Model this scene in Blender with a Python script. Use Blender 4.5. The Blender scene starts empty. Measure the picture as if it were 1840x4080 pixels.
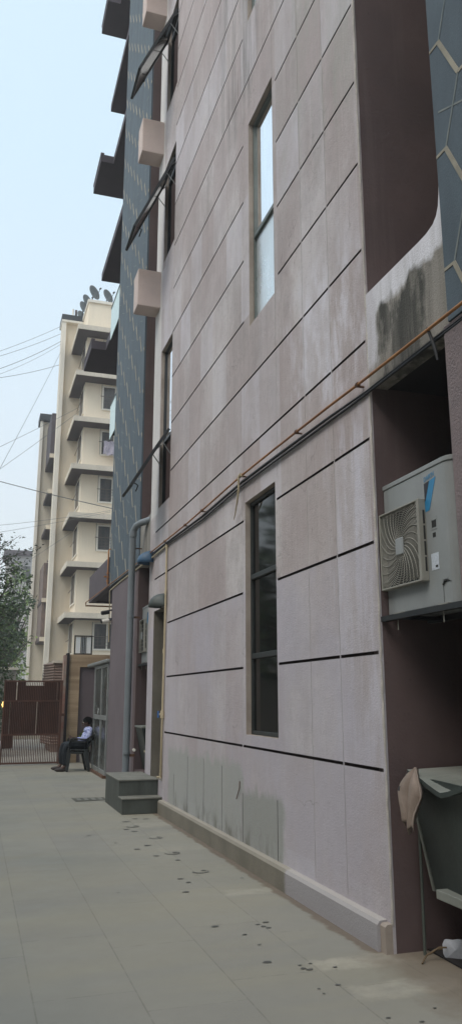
import bpy, math, random
from mathutils import Vector, Matrix
R = math.radians
random.seed(7)
scn = bpy.context.scene
C = scn.collection

# ------------------------------------------------------------------ materials
def mat(name, col, rough=.85, col2=None, nscale=1.5, amt=.35, stretch=(1, 1, 1), bump=.0, bscale=40., metal=0., spec=.5,
        fine=0., streak=0., streak_col=(.05, .045, .04), pits=0., emis=None):
    m = bpy.data.materials.new(name); m.use_nodes = True
    nt = m.node_tree; N = nt.nodes; L = nt.links
    b = N['Principled BSDF']
    b.inputs['Roughness'].default_value = rough
    b.inputs['Metallic'].default_value = metal
    b.inputs['Specular IOR Level'].default_value = spec
    pos = N.new('ShaderNodeNewGeometry').outputs['Position']
    def mapped(s):
        v = N.new('ShaderNodeVectorMath'); v.operation = 'MULTIPLY'
        L.new(pos, v.inputs[0]); v.inputs[1].default_value = s
        return v.outputs[0]
    def noise(scale, s=(1, 1, 1), detail=5, rgh=.6):
        n = N.new('ShaderNodeTexNoise'); n.inputs['Scale'].default_value = scale
        n.inputs['Detail'].default_value = detail; n.inputs['Roughness'].default_value = rgh
        L.new(mapped(s), n.inputs['Vector']); return n.outputs['Fac']
    def ramp(f, a, c, v0=0., v1=1.):
        r = N.new('ShaderNodeMapRange'); r.inputs['From Min'].default_value = a; r.inputs['From Max'].default_value = c
        r.inputs['To Min'].default_value = v0; r.inputs['To Max'].default_value = v1
        L.new(f, r.inputs['Value']); return r.outputs['Result']
    def mix(f, a, c):
        x = N.new('ShaderNodeMix'); x.data_type = 'RGBA'
        if isinstance(f, (int, float)): x.inputs['Factor'].default_value = f
        else: L.new(f, x.inputs['Factor'])
        for k, v in ((6, a), (7, c)):
            if isinstance(v, tuple): x.inputs[k].default_value = (*v, 1)
            else: L.new(v, x.inputs[k])
        return x.outputs[2]
    def math_(op, a, c):
        x = N.new('ShaderNodeMath'); x.operation = op
        for k, v in ((0, a), (1, c)):
            if isinstance(v, (int, float)): x.inputs[k].default_value = v
            else: L.new(v, x.inputs[k])
        x.use_clamp = (op != 'SUBTRACT'); return x.outputs[0]
    c = tuple(col)
    if col2 is None: col2 = tuple(max(0, v * (1 - amt)) for v in col)
    c = mix(ramp(noise(nscale, stretch), .35, .68), c, tuple(col2))
    if fine: c = mix(ramp(noise(nscale * 12, stretch, 3), .35, .7, 0, fine), c, tuple(v * .7 for v in col))
    if streak: c = mix(ramp(noise(1., (7, 7, .35), 6, .65), .52, .78, 0, streak), c, tuple(streak_col))
    if pits: c = mix(ramp(noise(28, (1, 1, .8), 2), .70, .76, 0, pits), c, tuple(v * .3 for v in col))
    if bump:
        bm = N.new('ShaderNodeBump'); bm.inputs['Strength'].default_value = bump; bm.inputs['Distance'].default_value = .01
        L.new(noise(bscale, (1, 1, 1), 4, .7), bm.inputs['Height']); L.new(bm.outputs[0], b.inputs['Normal'])
    m['_h'] = 1
    H = dict(nt=nt, N=N, L=L, b=b, pos=pos, noise=noise, ramp=ramp, mix=mix, math=math_, mapped=mapped)
    if emis:
        b.inputs['Emission Color'].default_value = (*emis[:3], 1); b.inputs['Emission Strength'].default_value = emis[3]
    L.new(c, b.inputs['Base Color'])
    H['col'] = c
    mat.last = H
    return m

def boxmask(H, rng, soft=.02, wob=.0):
    """mask of a patch with its own outline (y0,y1,z0,z1), edges broken by noise"""
    N, L = H['N'], H['L']
    sep = N.new('ShaderNodeSeparateXYZ'); L.new(H['pos'], sep.inputs[0])
    out = None
    n = H['noise'](5., (1, 1, .5), 4) if wob else None
    for ax, a, b in rng:
        v = sep.outputs[ax]
        if n is not None:
            w = H['ramp'](n, .3, .7, -wob, wob)
            ad = N.new('ShaderNodeMath'); ad.operation = 'ADD'; L.new(v, ad.inputs[0]); L.new(w, ad.inputs[1]); v = ad.outputs[0]
        for (p, q) in ((a - soft, a + soft), (b + soft, b - soft)):
            r = H['ramp'](v, p, q)
            out = r if out is None else H['math']('MULTIPLY', out, r)
    return out

def patch(H, col, rng, soft=.02, wob=0., amt=1.):
    m = boxmask(H, rng, soft, wob)
    if amt != 1.: m = H['math']('MULTIPLY', m, amt)
    H['col'] = H['mix'](m, H['col'], col)
    H['L'].new(H['col'], H['b'].inputs['Base Color'])

M = {}
# facade: pinkish-mauve textured paint with rain streaks and repair patches
M['facade'] = mat('facade_paint', (.55, .487, .475), .92, (.43, .375, .368), .75, stretch=(1, 1, .55), bump=.6, bscale=75, fine=.3, streak=.22,
                  streak_col=(.27, .235, .215), pits=.55)
H = mat.last
# coarse trowel relief on top of the grain
b2 = H['N'].new('ShaderNodeBump'); b2.inputs['Strength'].default_value = .35; b2.inputs['Distance'].default_value = .02
H['L'].new(H['noise'](11, (1, 1, .8), 5, .6), b2.inputs['Height'])
ob = [n for n in H['N'] if n.type == 'BUMP' and n != b2][0]; H['L'].new(b2.outputs[0], ob.inputs['Normal'])
# weathering: pale bleached blooms, warm dust, dark vertical fall lines
H['col'] = H['mix'](H['ramp'](H['noise'](.55, (1, 1, .7), 6, .65), .48, .62, 0, .75), H['col'], (.66, .62, .615))
H['col'] = H['mix'](H['ramp'](H['noise'](1.1, (1.3, 1.3, .5), 6, .7), .50, .66, 0, .6), H['col'], (.40, .325, .315))
H['col'] = H['mix'](H['ramp'](H['noise'](1., (16, 16, .5), 5, .7), .54, .76, 0, .42), H['col'], (.68, .635, .63))
H['col'] = H['mix'](H['ramp'](H['noise'](1.3, (9, 9, .3), 6, .7), .56, .76, 0, .42), H['col'], (.32, .275, .26))
H['col'] = H['mix'](H['ramp'](H['noise'](42, (1, 1, .6), 3, .7), .58, .70, 0, .65), H['col'], (.28, .24, .225))
H['col'] = H['mix'](H['ramp'](H['noise'](.8, (1.2, 1.2, .9), 7, .72), .50, .60, 0, .38), H['col'], (.33, .295, .29))
# each cast panel between the joints has its own tint
sp = H['N'].new('ShaderNodeSeparateXYZ'); H['L'].new(H['pos'], sp.inputs[0])
fz = H['N'].new('ShaderNodeMath'); fz.operation = 'SUBTRACT'; H['L'].new(sp.outputs[2], fz.inputs[0]); fz.inputs[1].default_value = 1.055
fz2 = H['N'].new('ShaderNodeMath'); fz2.operation = 'DIVIDE'; H['L'].new(fz.outputs[0], fz2.inputs[0]); fz2.inputs[1].default_value = .7425
fz3 = H['N'].new('ShaderNodeMath'); fz3.operation = 'FLOOR'; H['L'].new(fz2.outputs[0], fz3.inputs[0])
fy = H['N'].new('ShaderNodeMath'); fy.operation = 'FLOOR'; fym = H['N'].new('ShaderNodeMath'); fym.operation = 'MULTIPLY_ADD'; H['L'].new(sp.outputs[1], fym.inputs[0]); fym.inputs[1].default_value = 1 / .56; fym.inputs[2].default_value = -5.28 / .56
H['L'].new(fym.outputs[0], fy.inputs[0])
cbx = H['N'].new('ShaderNodeCombineXYZ'); H['L'].new(fy.outputs[0], cbx.inputs[0]); H['L'].new(fz3.outputs[0], cbx.inputs[1])
wnz = H['N'].new('ShaderNodeTexWhiteNoise'); H['L'].new(cbx.outputs[0], wnz.inputs['Vector'])
H['col'] = H['mix'](H['ramp'](wnz.outputs['Value'], 0, .5, .55, 0), H['col'], (.42, .345, .34))
H['col'] = H['mix'](H['math']('MULTIPLY', H['ramp'](wnz.outputs['Value'], .55, 1, 0, .8), H['ramp'](H['noise'](1.4, (1, 1, .6), 5, .7), .35, .6, .2, 1)), H['col'], (.62, .585, .62))
# whitish primer washes near the corner
wn = H['ramp'](H['noise'](2.2, (1, 1.6, .55), 6, .7), .46, .60, 0, .7)
mk = boxmask(H, [(1, 4.75, 6.1), (2, 3.75, 5.0)], .25, .25)
H['col'] = H['mix'](H['math']('MULTIPLY', wn, mk), H['col'], (.76, .74, .80))
mk = boxmask(H, [(1, 4.6, 5.35), (2, 1.0, 3.5)], .12, .12)
H['col'] = H['mix'](H['math']('MULTIPLY', H['ramp'](H['noise'](3., (1, 2.5, .4), 5, .7), .45, .6, 0, .6), mk), H['col'], (.68, .66, .73))
# lilac tint over the lowest courses
lw = H['ramp'](H['noise'](.9, (1, 1, .8), 4), .4, .62, .25, .75)
mk = boxmask(H, [(1, 4.0, 12.2), (2, -.1, 2.55)], .02, .0)
H['col'] = H['mix'](H['math']('MULTIPLY', lw, mk), H['col'], (.49, .46, .515))
# grey-green cement repair at the foot
patch(H, (.36, .38, .345), [(1, 7.54, 10.62), (2, -.1, .86)], .05, .09, .7)
patch(H, (.30, .315, .28), [(1, 6.46, 7.54), (2, -.1, .66)], .04, .07, .75)
dm = H['ramp'](H['noise'](4., (1, 1, .5), 5, .7), .45, .65, 0, .8)
mk = boxmask(H, [(1, 6.4, 10.7), (2, -.1, .30)], .08, .1)
H['col'] = H['mix'](H['math']('MULTIPLY', dm, mk), H['col'], (.15, .145, .115))
# bleached strip at the far corner
patch(H, (.72, .70, .67), [(1, 11.66, 12.3), (2, 4.3, 30.)], .02, .015, .7)
ck = H['N'].new('ShaderNodeTexVoronoi'); ck.feature = 'DISTANCE_TO_EDGE'; ck.inputs['Scale'].default_value = .7
wv = H['N'].new('ShaderNodeVectorMath'); wv.operation = 'ADD'; H['L'].new(H['pos'], wv.inputs[0])
nn = H['N'].new('ShaderNodeTexNoise'); nn.inputs['Scale'].default_value = 3.; H['L'].new(H['pos'], nn.inputs['Vector']); H['L'].new(nn.outputs['Color'], wv.inputs[1])
H['L'].new(wv.outputs[0], ck.inputs['Vector'])
H['col'] = H['mix'](H['math']('MULTIPLY', H['ramp'](ck.outputs['Distance'], .0, .006, .5, 0), H['ramp'](H['noise'](.8, (1, 1, 1), 2), .5, .6)), H['col'], (.20, .17, .16))
# dark run-off stains below upper windows
ds = H['ramp'](H['noise'](1.6, (1, 3.5, .22), 6, .7), .42, .62, 0, .85)
mk = boxmask(H, [(1, 6.9, 8.3), (2, 8.2, 12.)], .35, .2)
H['col'] = H['mix'](H['math']('MULTIPLY', ds, mk), H['col'], (.20, .185, .17))
mk = boxmask(H, [(1, 4.6, 6.2), (2, 6.2, 9.)], .4, .2)
H['col'] = H['mix'](H['math']('MULTIPLY', H['ramp'](H['noise'](1.3, (1, 2.5, .3), 6, .7), .42, .66, 0, .65), mk), H['col'], (.40, .41, .365))
H['L'].new(H['col'], H['b'].inputs['Base Color'])

M['bead'] = mat('pale_corner_bead', (.58, .54, .49), .9, (.44, .40, .37), 6., bump=.8, bscale=80)
M['groove'] = mat('groove_dirt', (.045, .03, .03), .95)
M['apron'] = mat('stained_render', (.36, .33, .295), .9, (.22, .205, .175), 1.6, stretch=(3, 3, .4), bump=.6, bscale=60, fine=.3, streak=.7, streak_col=(.05, .048, .04))
H = mat.last
mk = boxmask(H, [(1, 3.9, 4.50), (2, 3.6, 4.22)], .06, .22)
H['col'] = H['mix'](H['math']('MULTIPLY', H['ramp'](H['noise'](1.2, (6, 6, .5), 6, .7), .34, .6, .5, 1.), mk), H['col'], (.055, .053, .045))
wm = H['ramp'](H['noise'](2., (5, 5, .6), 5, .7), .45, .65, 1., .7)
mk = boxmask(H, [(1, 3.5, 4.65), (2, 4.20, 5.2)], .03, .06)
H['col'] = H['mix'](H['math']('MULTIPLY', wm, mk), H['col'], (.76, .75, .79))
mk = boxmask(H, [(1, 4.54, 4.8), (2, 3.80, 4.5)], .03, .05)
H['col'] = H['mix'](H['math']('MULTIPLY', wm, mk), H['col'], (.62, .60, .63))
H['L'].new(H['col'], H['b'].inputs['Base Color'])
M['inner'] = mat('shade_painted_inner_wall', (.022, .018, .018), .9, (.014, .012, .012), 1.4, bump=.3)  # near-black base colour paints in the shade of recesses and rooms
M['maroon'] = mat('maroon_paint', (.140, .096, .092), .85, (.095, .068, .068), .9, bump=.4, bscale=45, fine=.3, streak=.35, streak_col=(.20, .16, .155), pits=.3)
M['purple'] = mat('purple_paint', (.165, .135, .145), .85, (.14, .112, .12), 1.2, bump=.3, bscale=45, fine=.15, streak=.15)
M['pier'] = mat('pier_render', (.26, .205, .205), .9, (.19, .16, .165), 3., bump=.9, bscale=60, fine=.4, pits=.5)
M['slate'] = mat('slate_cladding', (.088, .119, .143), .75, (.064, .086, .104), 1.8, stretch=(2, 2, .7), bump=.35, bscale=60, fine=.35, streak=.25, streak_col=(.14, .17, .18), pits=.3)
M['joint'] = mat('cream_joint', (.36, .33, .26), .85, (.22, .20, .16), 3.)
M['jointd'] = mat('faint_joint', (.22, .235, .22), .85, (.12, .15, .16), 5.)
M['jamb'] = mat('jamb_concrete', (.21, .19, .155), .9, (.13, .115, .09), 1.6, bump=.4, bscale=50, fine=.3, streak=.5, streak_col=(.09, .07, .05), pits=.4)
M['sillw'] = mat('pale_reveal', (.42, .36, .31), .9, (.30, .25, .21), 3., bump=.3)
M['pinkbox'] = mat('pink_render', (.66, .54, .48), .9, (.58, .47, .43), 2.5, bump=.5, bscale=60, fine=.2, pits=.2)
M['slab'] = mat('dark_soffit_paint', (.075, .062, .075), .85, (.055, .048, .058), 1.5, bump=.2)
M['parapet'] = mat('aubergine_paint', (.115, .095, .105), .85, (.09, .075, .085), 1.5, streak=.3)
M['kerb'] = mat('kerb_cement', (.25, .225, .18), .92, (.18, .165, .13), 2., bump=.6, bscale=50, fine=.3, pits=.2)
H = mat.last
patch(H, (.40, .38, .40), [(1, 4.0, 6.3), (2, -.1, .3)], .03, .05, .8)
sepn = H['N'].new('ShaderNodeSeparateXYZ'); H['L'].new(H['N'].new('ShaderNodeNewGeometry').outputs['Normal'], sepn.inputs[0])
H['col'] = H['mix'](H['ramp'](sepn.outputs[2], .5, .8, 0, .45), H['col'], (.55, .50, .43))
H['L'].new(H['col'], H['b'].inputs['Base Color'])
M['stepstone'] = mat('dark_green_stone', (.085, .095, .085), .55, (.05, .055, .045), 2.5, stretch=(2, 2, 1), bump=.15, fine=.4, streak=.6, streak_col=(.02, .022, .018))
M['steptop'] = mat('worn_stone_tread', (.24, .235, .20), .7, (.15, .15, .13), 4., bump=.2, fine=.3)
M['black'] = mat('black_rubber', (.015, .015, .017), .6)
M['dframe'] = mat('dark_window_frame', (.03, .033, .035), .45, metal=.3)
M['w1frame'] = mat('dull_dark_frame', (.035, .04, .038), .55, (.02, .024, .023), 5.)
M['gframe'] = mat('grey_green_frame', (.16, .18, .17), .5, (.10, .12, .11), 3., metal=.3)
M['alu'] = mat('aluminium', (.36, .37, .36), .45, (.28, .29, .28), 3., metal=.5)
M['orange'] = mat('orange_gas_pipe', (.40, .18, .055), .6, (.24, .10, .04), 3., stretch=(1, 1, 1))
M['cream'] = mat('cream_pvc', (.56, .47, .31), .5, (.48, .40, .27), 3.)
M['greypipe'] = mat('grey_pvc', (.21, .235, .255), .5, (.17, .19, .20), 2., streak=.3)
M['bluehood'] = mat('blue_cowl', (.05, .12, .21), .5, (.035, .085, .15), 5.)
M['greyhood'] = mat('grey_cowl', (.10, .115, .11), .55, (.05, .06, .055), 5.)
M['acbody'] = mat('ac_casing', (.31, .325, .325), .5, (.265, .28, .275), 2., fine=.12, streak=.15)
M['acgrille'] = mat('ac_grille', (.31, .30, .26), .5, (.25, .24, .205), 3.)
M['acdark'] = mat('ac_inside', (.03, .03, .028), .7)
M['acblue'] = mat('logo_blue', (.03, .22, .42), .5, (.03, .22, .42)); M['acnavy'] = mat('logo_black', (.015, .012, .018), .5)
M['label'] = mat('paper_label', (.62, .66, .72), .7, (.45, .5, .55), 60.)
M['marble'] = mat('grey_green_marble', (.27, .28, .25), .5, (.18, .19, .165), 3., bump=.15, fine=.2)
M['marbled'] = mat('dark_marble', (.040, .052, .046), .45, (.022, .030, .027), 3., bump=.15)
M['cloth'] = mat('beige_cloth', (.37, .29, .24), .95, (.29, .23, .19), 9., bump=.8, bscale=260)
M['paper'] = mat('crumpled_plastic', (.55, .57, .62), .6, (.42, .45, .5), 9.)
M['twig'] = mat('dry_stalk', (.17, .12, .07), .9)
M['cond'] = mat('thin_green_conduit', (.09, .105, .09), .6)
M['cwall'] = mat('cream_wall', (.84, .74, .59), .9, (.78, .68, .54), .25, stretch=(1, 1, .4), bump=.2, fine=.1, streak=.18, streak_col=(.36, .31, .25))
M['cwall2'] = mat('beige_wall', (.66, .59, .475), .9, (.60, .535, .43), .25, stretch=(1, 1, .4), bump=.2, fine=.1, streak=.25, streak_col=(.30, .27, .22))
M['cwhite'] = mat('off_white_trim', (.80, .76, .68), .85, (.72, .68, .60), .8, streak=.2)
M['chajja'] = mat('canopy_concrete', (.68, .61, .51), .9, (.54, .49, .41), .8, stretch=(1, 1, 1), fine=.3, streak=.3, streak_col=(.2, .18, .15))
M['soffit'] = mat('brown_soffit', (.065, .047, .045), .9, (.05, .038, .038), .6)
M['rooft'] = mat('dark_roof_sheet', (.035, .042, .05), .7)
M['curtain'] = mat('window_dark', (.05, .055, .06), .25, (.12, .11, .10), 1.2, stretch=(3, 3, 1))
M['grillm'] = mat('grille_metal', (.14, .11, .09), .7)
M['lattice'] = mat('brown_lattice', (.19, .14, .12), .85, (.11, .085, .075), 3.)
M['gate'] = mat('gate_red_oxide', (.125, .055, .036), .75, (.07, .035, .026), 2.5, bump=.2, fine=.3)
M['gsheet'] = mat('shade_toned_backing_sheet', (.065, .030, .022), .85, (.04, .02, .016), 3.5, stretch=(3, 1, .6), fine=.3)  # darker tone of the gate colour, painted shade so the bars look lit
M['corr'] = mat('corrugated_brown', (.28, .20, .165), .7, (.19, .135, .11), 2.)
M['stone'] = mat('travertine', (.50, .37, .24), .75, (.31, .22, .14), 1.1, stretch=(.6, .6, 9), bump=.3, fine=.35)
M['strip'] = mat('black_strip', (.02, .015, .015), .6)
M['pstrip'] = mat('pale_strip', (.33, .31, .26), .8, (.30, .12, .09), 2.5)
M['white'] = mat('frosted_panel', (.85, .88, .89), .4, (.8, .83, .85), 2.)
M['chair'] = mat('black_plastic', (.018, .022, .022), .38, (.03, .034, .034), 5.)
M['skin'] = mat('brown_skin', (.09, .045, .03), .6, (.075, .038, .026), 9.)
M['hair'] = mat('black_hair', (.006, .006, .006), .95, spec=.1)
M['shirt'] = mat('patterned_shirt', (.62, .66, .85), .85, (.06, .09, .34), 34.)
M['trouser'] = mat('navy_trousers', (.012, .018, .025), .85)
M['shoe'] = mat('dark_shoe', (.05, .04, .038), .7)
M['dish'] = mat('dish_mesh', (.14, .15, .15), .7, (.09, .10, .10), 8.)
M['cable'] = mat('cable_black', (.15, .16, .16), .7)
M['lampm'] = mat('lamp_glow', (1, .6, .2), .5, emis=(1., .36, .04, 1.6)); M['lampm2'] = mat('lamp_glow_core', (1, .8, .4), .5, emis=(1., .60, .15, 2.4))
M['greyb'] = mat('grey_compound_wall', (.23, .215, .19), .9, (.16, .15, .13), 1.2, streak=.5)
M['laundry'] = mat('lilac_laundry', (.50, .46, .52), .9, (.30, .27, .34), 4.)
M['bark'] = mat('bark', (.09, .07, .055), .95, (.06, .05, .04), 5., stretch=(1, 1, .2), bump=.5)
M['blue'] = mat('valve_blue', (.03, .14, .42), .5)
M['rust'] = mat('rusty_iron', (.15, .075, .04), .85, (.09, .05, .035), 6.)
M['wet'] = mat('wet_mark', (.075, .078, .07), .5, (.12, .12, .11), 20.)
M['grate'] = mat('drain_stone', (.13, .125, .10), .85, (.08, .08, .065), 8., bump=.4)
M['farb'] = mat('distant_wall', (.46, .42, .40), .9, (.38, .37, .38), .3)

def glassmat(name, base, rough, metal, spec=.5, blot=0.):
    m = mat(name, base, rough, tuple(v * .85 for v in base), 1.5, stretch=(2, 2, .6), metal=metal, spec=spec)
    if blot:
        H = mat.last
        r = H['ramp'](H['noise'](1.8, (1, 1.5, .6), 4), .4, .65, rough, rough + blot)
        H['L'].new(r, H['b'].inputs['Roughness'])
    return m
M['mirror'] = glassmat('reflective_glass', (.95, .96, .98), .05, 1.)
M['milky'] = glassmat('filmed_glass', (.74, .78, .79), .25, .75, blot=.25)
M['darkglass'] = glassmat('dark_glass', (.010, .011, .011), .06, .0, .3)
M['doorglass'] = glassmat('door_glass', (.06, .065, .062), .2, .0, .6, blot=.2)
M['sashglass'] = glassmat('sash_glass', (.20, .20, .19), .12, .35)
def clear_green():
    m = bpy.data.materials.new('balcony_glass'); m.use_nodes = True
    b = m.node_tree.nodes['Principled BSDF']; b.inputs['Base Color'].default_value = (.62, .80, .74, 1)
    b.inputs['Roughness'].default_value = .15; b.inputs['Transmission Weight'].default_value = .35; return m
M['bglass'] = clear_green()
def leafmat(name, a, b, sc=3.):
    m = mat(name, a, .6, b, sc, fine=.3)
    H = mat.last
    H['b'].inputs['Subsurface Weight'].default_value = 0
    return m
M['leafd'] = leafmat('dark_leaves', (.045, .075, .033), (.024, .044, .022))
M['leafm'] = leafmat('mid_leaves', (.10, .16, .05), (.055, .10, .035), 1.2)
M['leafl'] = leafmat('light_leaves', (.22, .31, .075), (.12, .20, .05), .8)

# ground -------------------------------------------------------------
def ground_material():
    m = mat('courtyard_paving', (.285, .270, .232), .75, (.235, .228, .202), .45, bump=.12, bscale=45, fine=.12)
    H = mat.last; N, L = H['N'], H['L']
    sep = N.new('ShaderNodeSeparateXYZ'); L.new(H['pos'], sep.inputs[0])
    X, Y = sep.outputs[0], sep.outputs[1]
    def op(o, a, b=None, clamp=False):
        x = N.new('ShaderNodeMath'); x.operation = o; x.use_clamp = clamp
        for k, v in ((0, a), (1, b)):
            if v is None: continue
            if isinstance(v, (int, float)): x.inputs[k].default_value = v
            else: L.new(v, x.inputs[k])
        return x.outputs[0]
    cx = op('DIVIDE', op('SUBTRACT', X, .395), .527)
    col_i = op('FLOOR', cx); fx = op('FRACT', cx)
    off = op('FRACT', op('MULTIPLY', col_i, .5))
    cy = op('ADD', op('DIVIDE', op('SUBTRACT', Y, 4.54), 1.06), op('MULTIPLY', off, .55))
    row_i = op('FLOOR', cy); fy = op('FRACT', cy)
    cb = N.new('ShaderNodeCombineXYZ'); L.new(col_i, cb.inputs[0]); L.new(row_i, cb.inputs[1])
    wn = N.new('ShaderNodeTexWhiteNoise'); L.new(cb.outputs[0], wn.inputs['Vector'])
    tile = H['ramp'](wn.outputs['Value'], 0, 1, 0, .6)
    c = H['mix'](tile, H['col'], (.30, .285, .235))
    wn2 = N.new('ShaderNodeTexWhiteNoise'); wn2.noise_dimensions = '1D'; L.new(row_i, wn2.inputs['W'])
    c = H['mix'](H['ramp'](wn2.outputs['Value'], .6, 1, 0, .25), c, (.275, .26, .205))
    # broad dusty bands
    c = H['mix'](H['ramp'](H['noise'](.8, (.35, 1.6, 1), 5), .46, .64, 0, .55), c, (.31, .285, .215))
    c = H['mix'](H['ramp'](H['noise'](.35, (1, 1, 1), 3), .5, .68, 0, .45), c, (.175, .19, .175))
    n = H['noise'](9, (1, 1, 1), 3)
    jx = op('MULTIPLY', op('LESS_THAN', op('ABSOLUTE', op('SUBTRACT', op('ABSOLUTE', op('SUBTRACT', fx, .5)), .5)), .0085), H['ramp'](n, .3, .55))
    jy = op('MULTIPLY', op('LESS_THAN', op('ABSOLUTE', op('SUBTRACT', op('ABSOLUTE', op('SUBTRACT', fy, .5)), .5)), .0045), H['ramp'](n, .42, .6))
    c = H['mix'](op('MULTIPLY', op('MAXIMUM', jx, jy), .36), c, (.10, .095, .075))
    H['col'] = c
    for (y0, y1, x0, x1, a) in ((4.5, 4.71, 1.97, 2.6, .8), (4.04, 4.26, 2.0, 2.62, .75), (6.34, 6.52, 2.0, 2.45, .55), (3.80, 3.92, 2.5, 3.2, .6), (8.3, 8.5, 1.9, 2.44, .3), (9.9, 10.2, 2.0, 2.44, .35)):
        mk = boxmask(H, [(0, x0, x1), (1, y0, y1)], .025, .045)
        mk = H['math']('MULTIPLY', mk, H['ramp'](H['noise'](7, (1, 1, 1), 5, .7), .35, .65, a * .2, a * .85))
        H['col'] = H['mix'](mk, H['col'], (.46, .42, .34))
    # brown dirt at the foot of the wall
    mk = boxmask(H, [(0, 2.36, 3.6), (1, 3.6, 4.75)], .12, .1)
    H['col'] = H['mix'](H['math']('MULTIPLY', mk, .6), H['col'], (.16, .115, .08))
    mk = boxmask(H, [(0, 2.385, 2.6), (1, 4.7, 11)], .015, .03)
    H['col'] = H['mix'](H['math']('MULTIPLY', mk, .7), H['col'], (.13, .085, .055))
    L.new(H['col'], H['b'].inputs['Base Color'])
    r = H['ramp'](H['noise'](2., (1, 1, 1), 4), .3, .7, .55, .85); L.new(r, H['b'].inputs['Roughness'])
    return m
M['ground'] = ground_material()
M['street'] = mat('street_concrete', (.34, .32, .28), .9, (.26, .245, .21), .4)

# ------------------------------------------------------------------ mesh helpers
def wloc(p):
    v = Vector((0, 0, 0))
    while p is not None: v += p.location; p = p.parent
    return v
class MB:
    def __init__(s): s.v = []; s.f = []; s.m = []; s.sm = []
    def add(s, vs, fs, mi=0, smooth=False):
        o = len(s.v); s.v += [tuple(v) for v in vs]
        for f in fs: s.f.append([o + i for i in f]); s.m.append(mi); s.sm.append(smooth)
        return s
    def box(s, x0, x1, y0, y1, z0, z1, mi=0):
        vs = [(x, y, z) for x in (x0, x1) for y in (y0, y1) for z in (z0, z1)]
        return s.add(vs, [(0, 1, 3, 2), (4, 6, 7, 5), (0, 4, 5, 1), (2, 3, 7, 6), (0, 2, 6, 4), (1, 5, 7, 3)], mi)
    def prism(s, pts, axis, a, b, mi=0, caps=True):
        n = len(pts)
        def P(p, h):
            q = [0, 0, 0]; o = [i for i in range(3) if i != axis]; q[o[0]] = p[0]; q[o[1]] = p[1]; q[axis] = h; return tuple(q)
        vs = [P(p, a) for p in pts] + [P(p, b) for p in pts]
        fs = [(i, (i + 1) % n, n + (i + 1) % n, n + i) for i in range(n)]
        if caps: fs += [tuple(range(n))[::-1], tuple(range(n, 2 * n))]
        return s.add(vs, fs, mi)
    def tube(s, path, r, seg=10, mi=0, caps=True):
        P = [Vector(p) for p in path]; n = len(P); rs = r if isinstance(r, (list, tuple)) else [r] * n
        rings = []; ref = None
        for i, p in enumerate(P):
            t = (P[min(i + 1, n - 1)] - P[max(i - 1, 0)]).normalized()
            if ref is None: ref = Vector((0, 0, 1)) if abs(t.z) < .9 else Vector((1, 0, 0))
            u = (ref - t * ref.dot(t)).normalized(); w = t.cross(u); ref = u
            rings.append([p + (u * math.cos(a) + w * math.sin(a)) * rs[i] for a in [2 * math.pi * k / seg for k in range(seg)]])
        vs = [v for rg in rings for v in rg]; fs = []
        for i in range(n - 1):
            for k in range(seg):
                a = i * seg + k; b = i * seg + (k + 1) % seg
                fs.append((a, b, b + seg, a + seg))
        o = len(s.f)
        s.add(vs, fs, mi, True)
        if caps: s.add(rings[0][::-1], [tuple(range(seg))], mi); s.add(rings[-1], [tuple(range(seg))], mi)
        return s
    def ball(s, c, r, sc=(1, 1, 1), seg=14, rg=9, mi=0):
        vs = []; fs = []
        for i in range(rg + 1):
            th = math.pi * i / rg
            for k in range(seg):
                a = 2 * math.pi * k / seg
                vs.append((c[0] + r * sc[0] * math.sin(th) * math.cos(a), c[1] + r * sc[1] * math.sin(th) * math.sin(a), c[2] + r * sc[2] * math.cos(th)))
        for i in range(rg):
            for k in range(seg):
                a = i * seg + k; b = i * seg + (k + 1) % seg; fs.append((a, a + seg, b + seg, b))
        return s.add(vs, fs, mi, True)
    def build(s, name, mats, parent=None, bevel=0., loc=None, label=None):
        me = bpy.data.meshes.new(name)
        o = bpy.data.objects.new(name, me); C.objects.link(o)
        if parent is not None: o.parent = parent
        org = Vector(loc) if loc is not None else Vector((0, 0, 0))
        if parent is None: o.location = org; off = org
        else: off = wloc(parent)
        me.from_pydata([tuple(Vector(v) - off) for v in s.v], [], s.f)
        if not isinstance(mats, (list, tuple)): mats = [mats]
        for mm in mats: me.materials.append(mm)
        for p, mi, sm in zip(me.polygons, s.m, s.sm): p.material_index = mi; p.use_smooth = sm
        me.update()
        if bevel:
            b = o.modifiers.new('bevel', 'BEVEL'); b.width = bevel; b.segments = 2; b.limit_method = 'ANGLE'; b.angle_limit = R(40)
        if label: o['label'] = label
        return o
def B(x0, x1, y0, y1, z0, z1): return MB().box(x0, x1, y0, y1, z0, z1)
def tag(o, label=None, cat=None, group=None, kind=None):
    if label: o['label'] = label
    if cat: o['category'] = cat
    if group: o['group'] = group
    if kind: o['kind'] = kind
    return o
def thing(name, loc, label, cat, group=None):
    o = bpy.data.objects.new(name, None); C.objects.link(o); o.location = loc; o.empty_display_size = .2
    return tag(o, label, cat, group)
def catenary(a, b, sag, n=24):
    a = Vector(a); b = Vector(b)
    return [a.lerp(b, i / n) - Vector((0, 0, sag * 4 * (i / n) * (1 - i / n))) for i in range(n + 1)]

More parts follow.
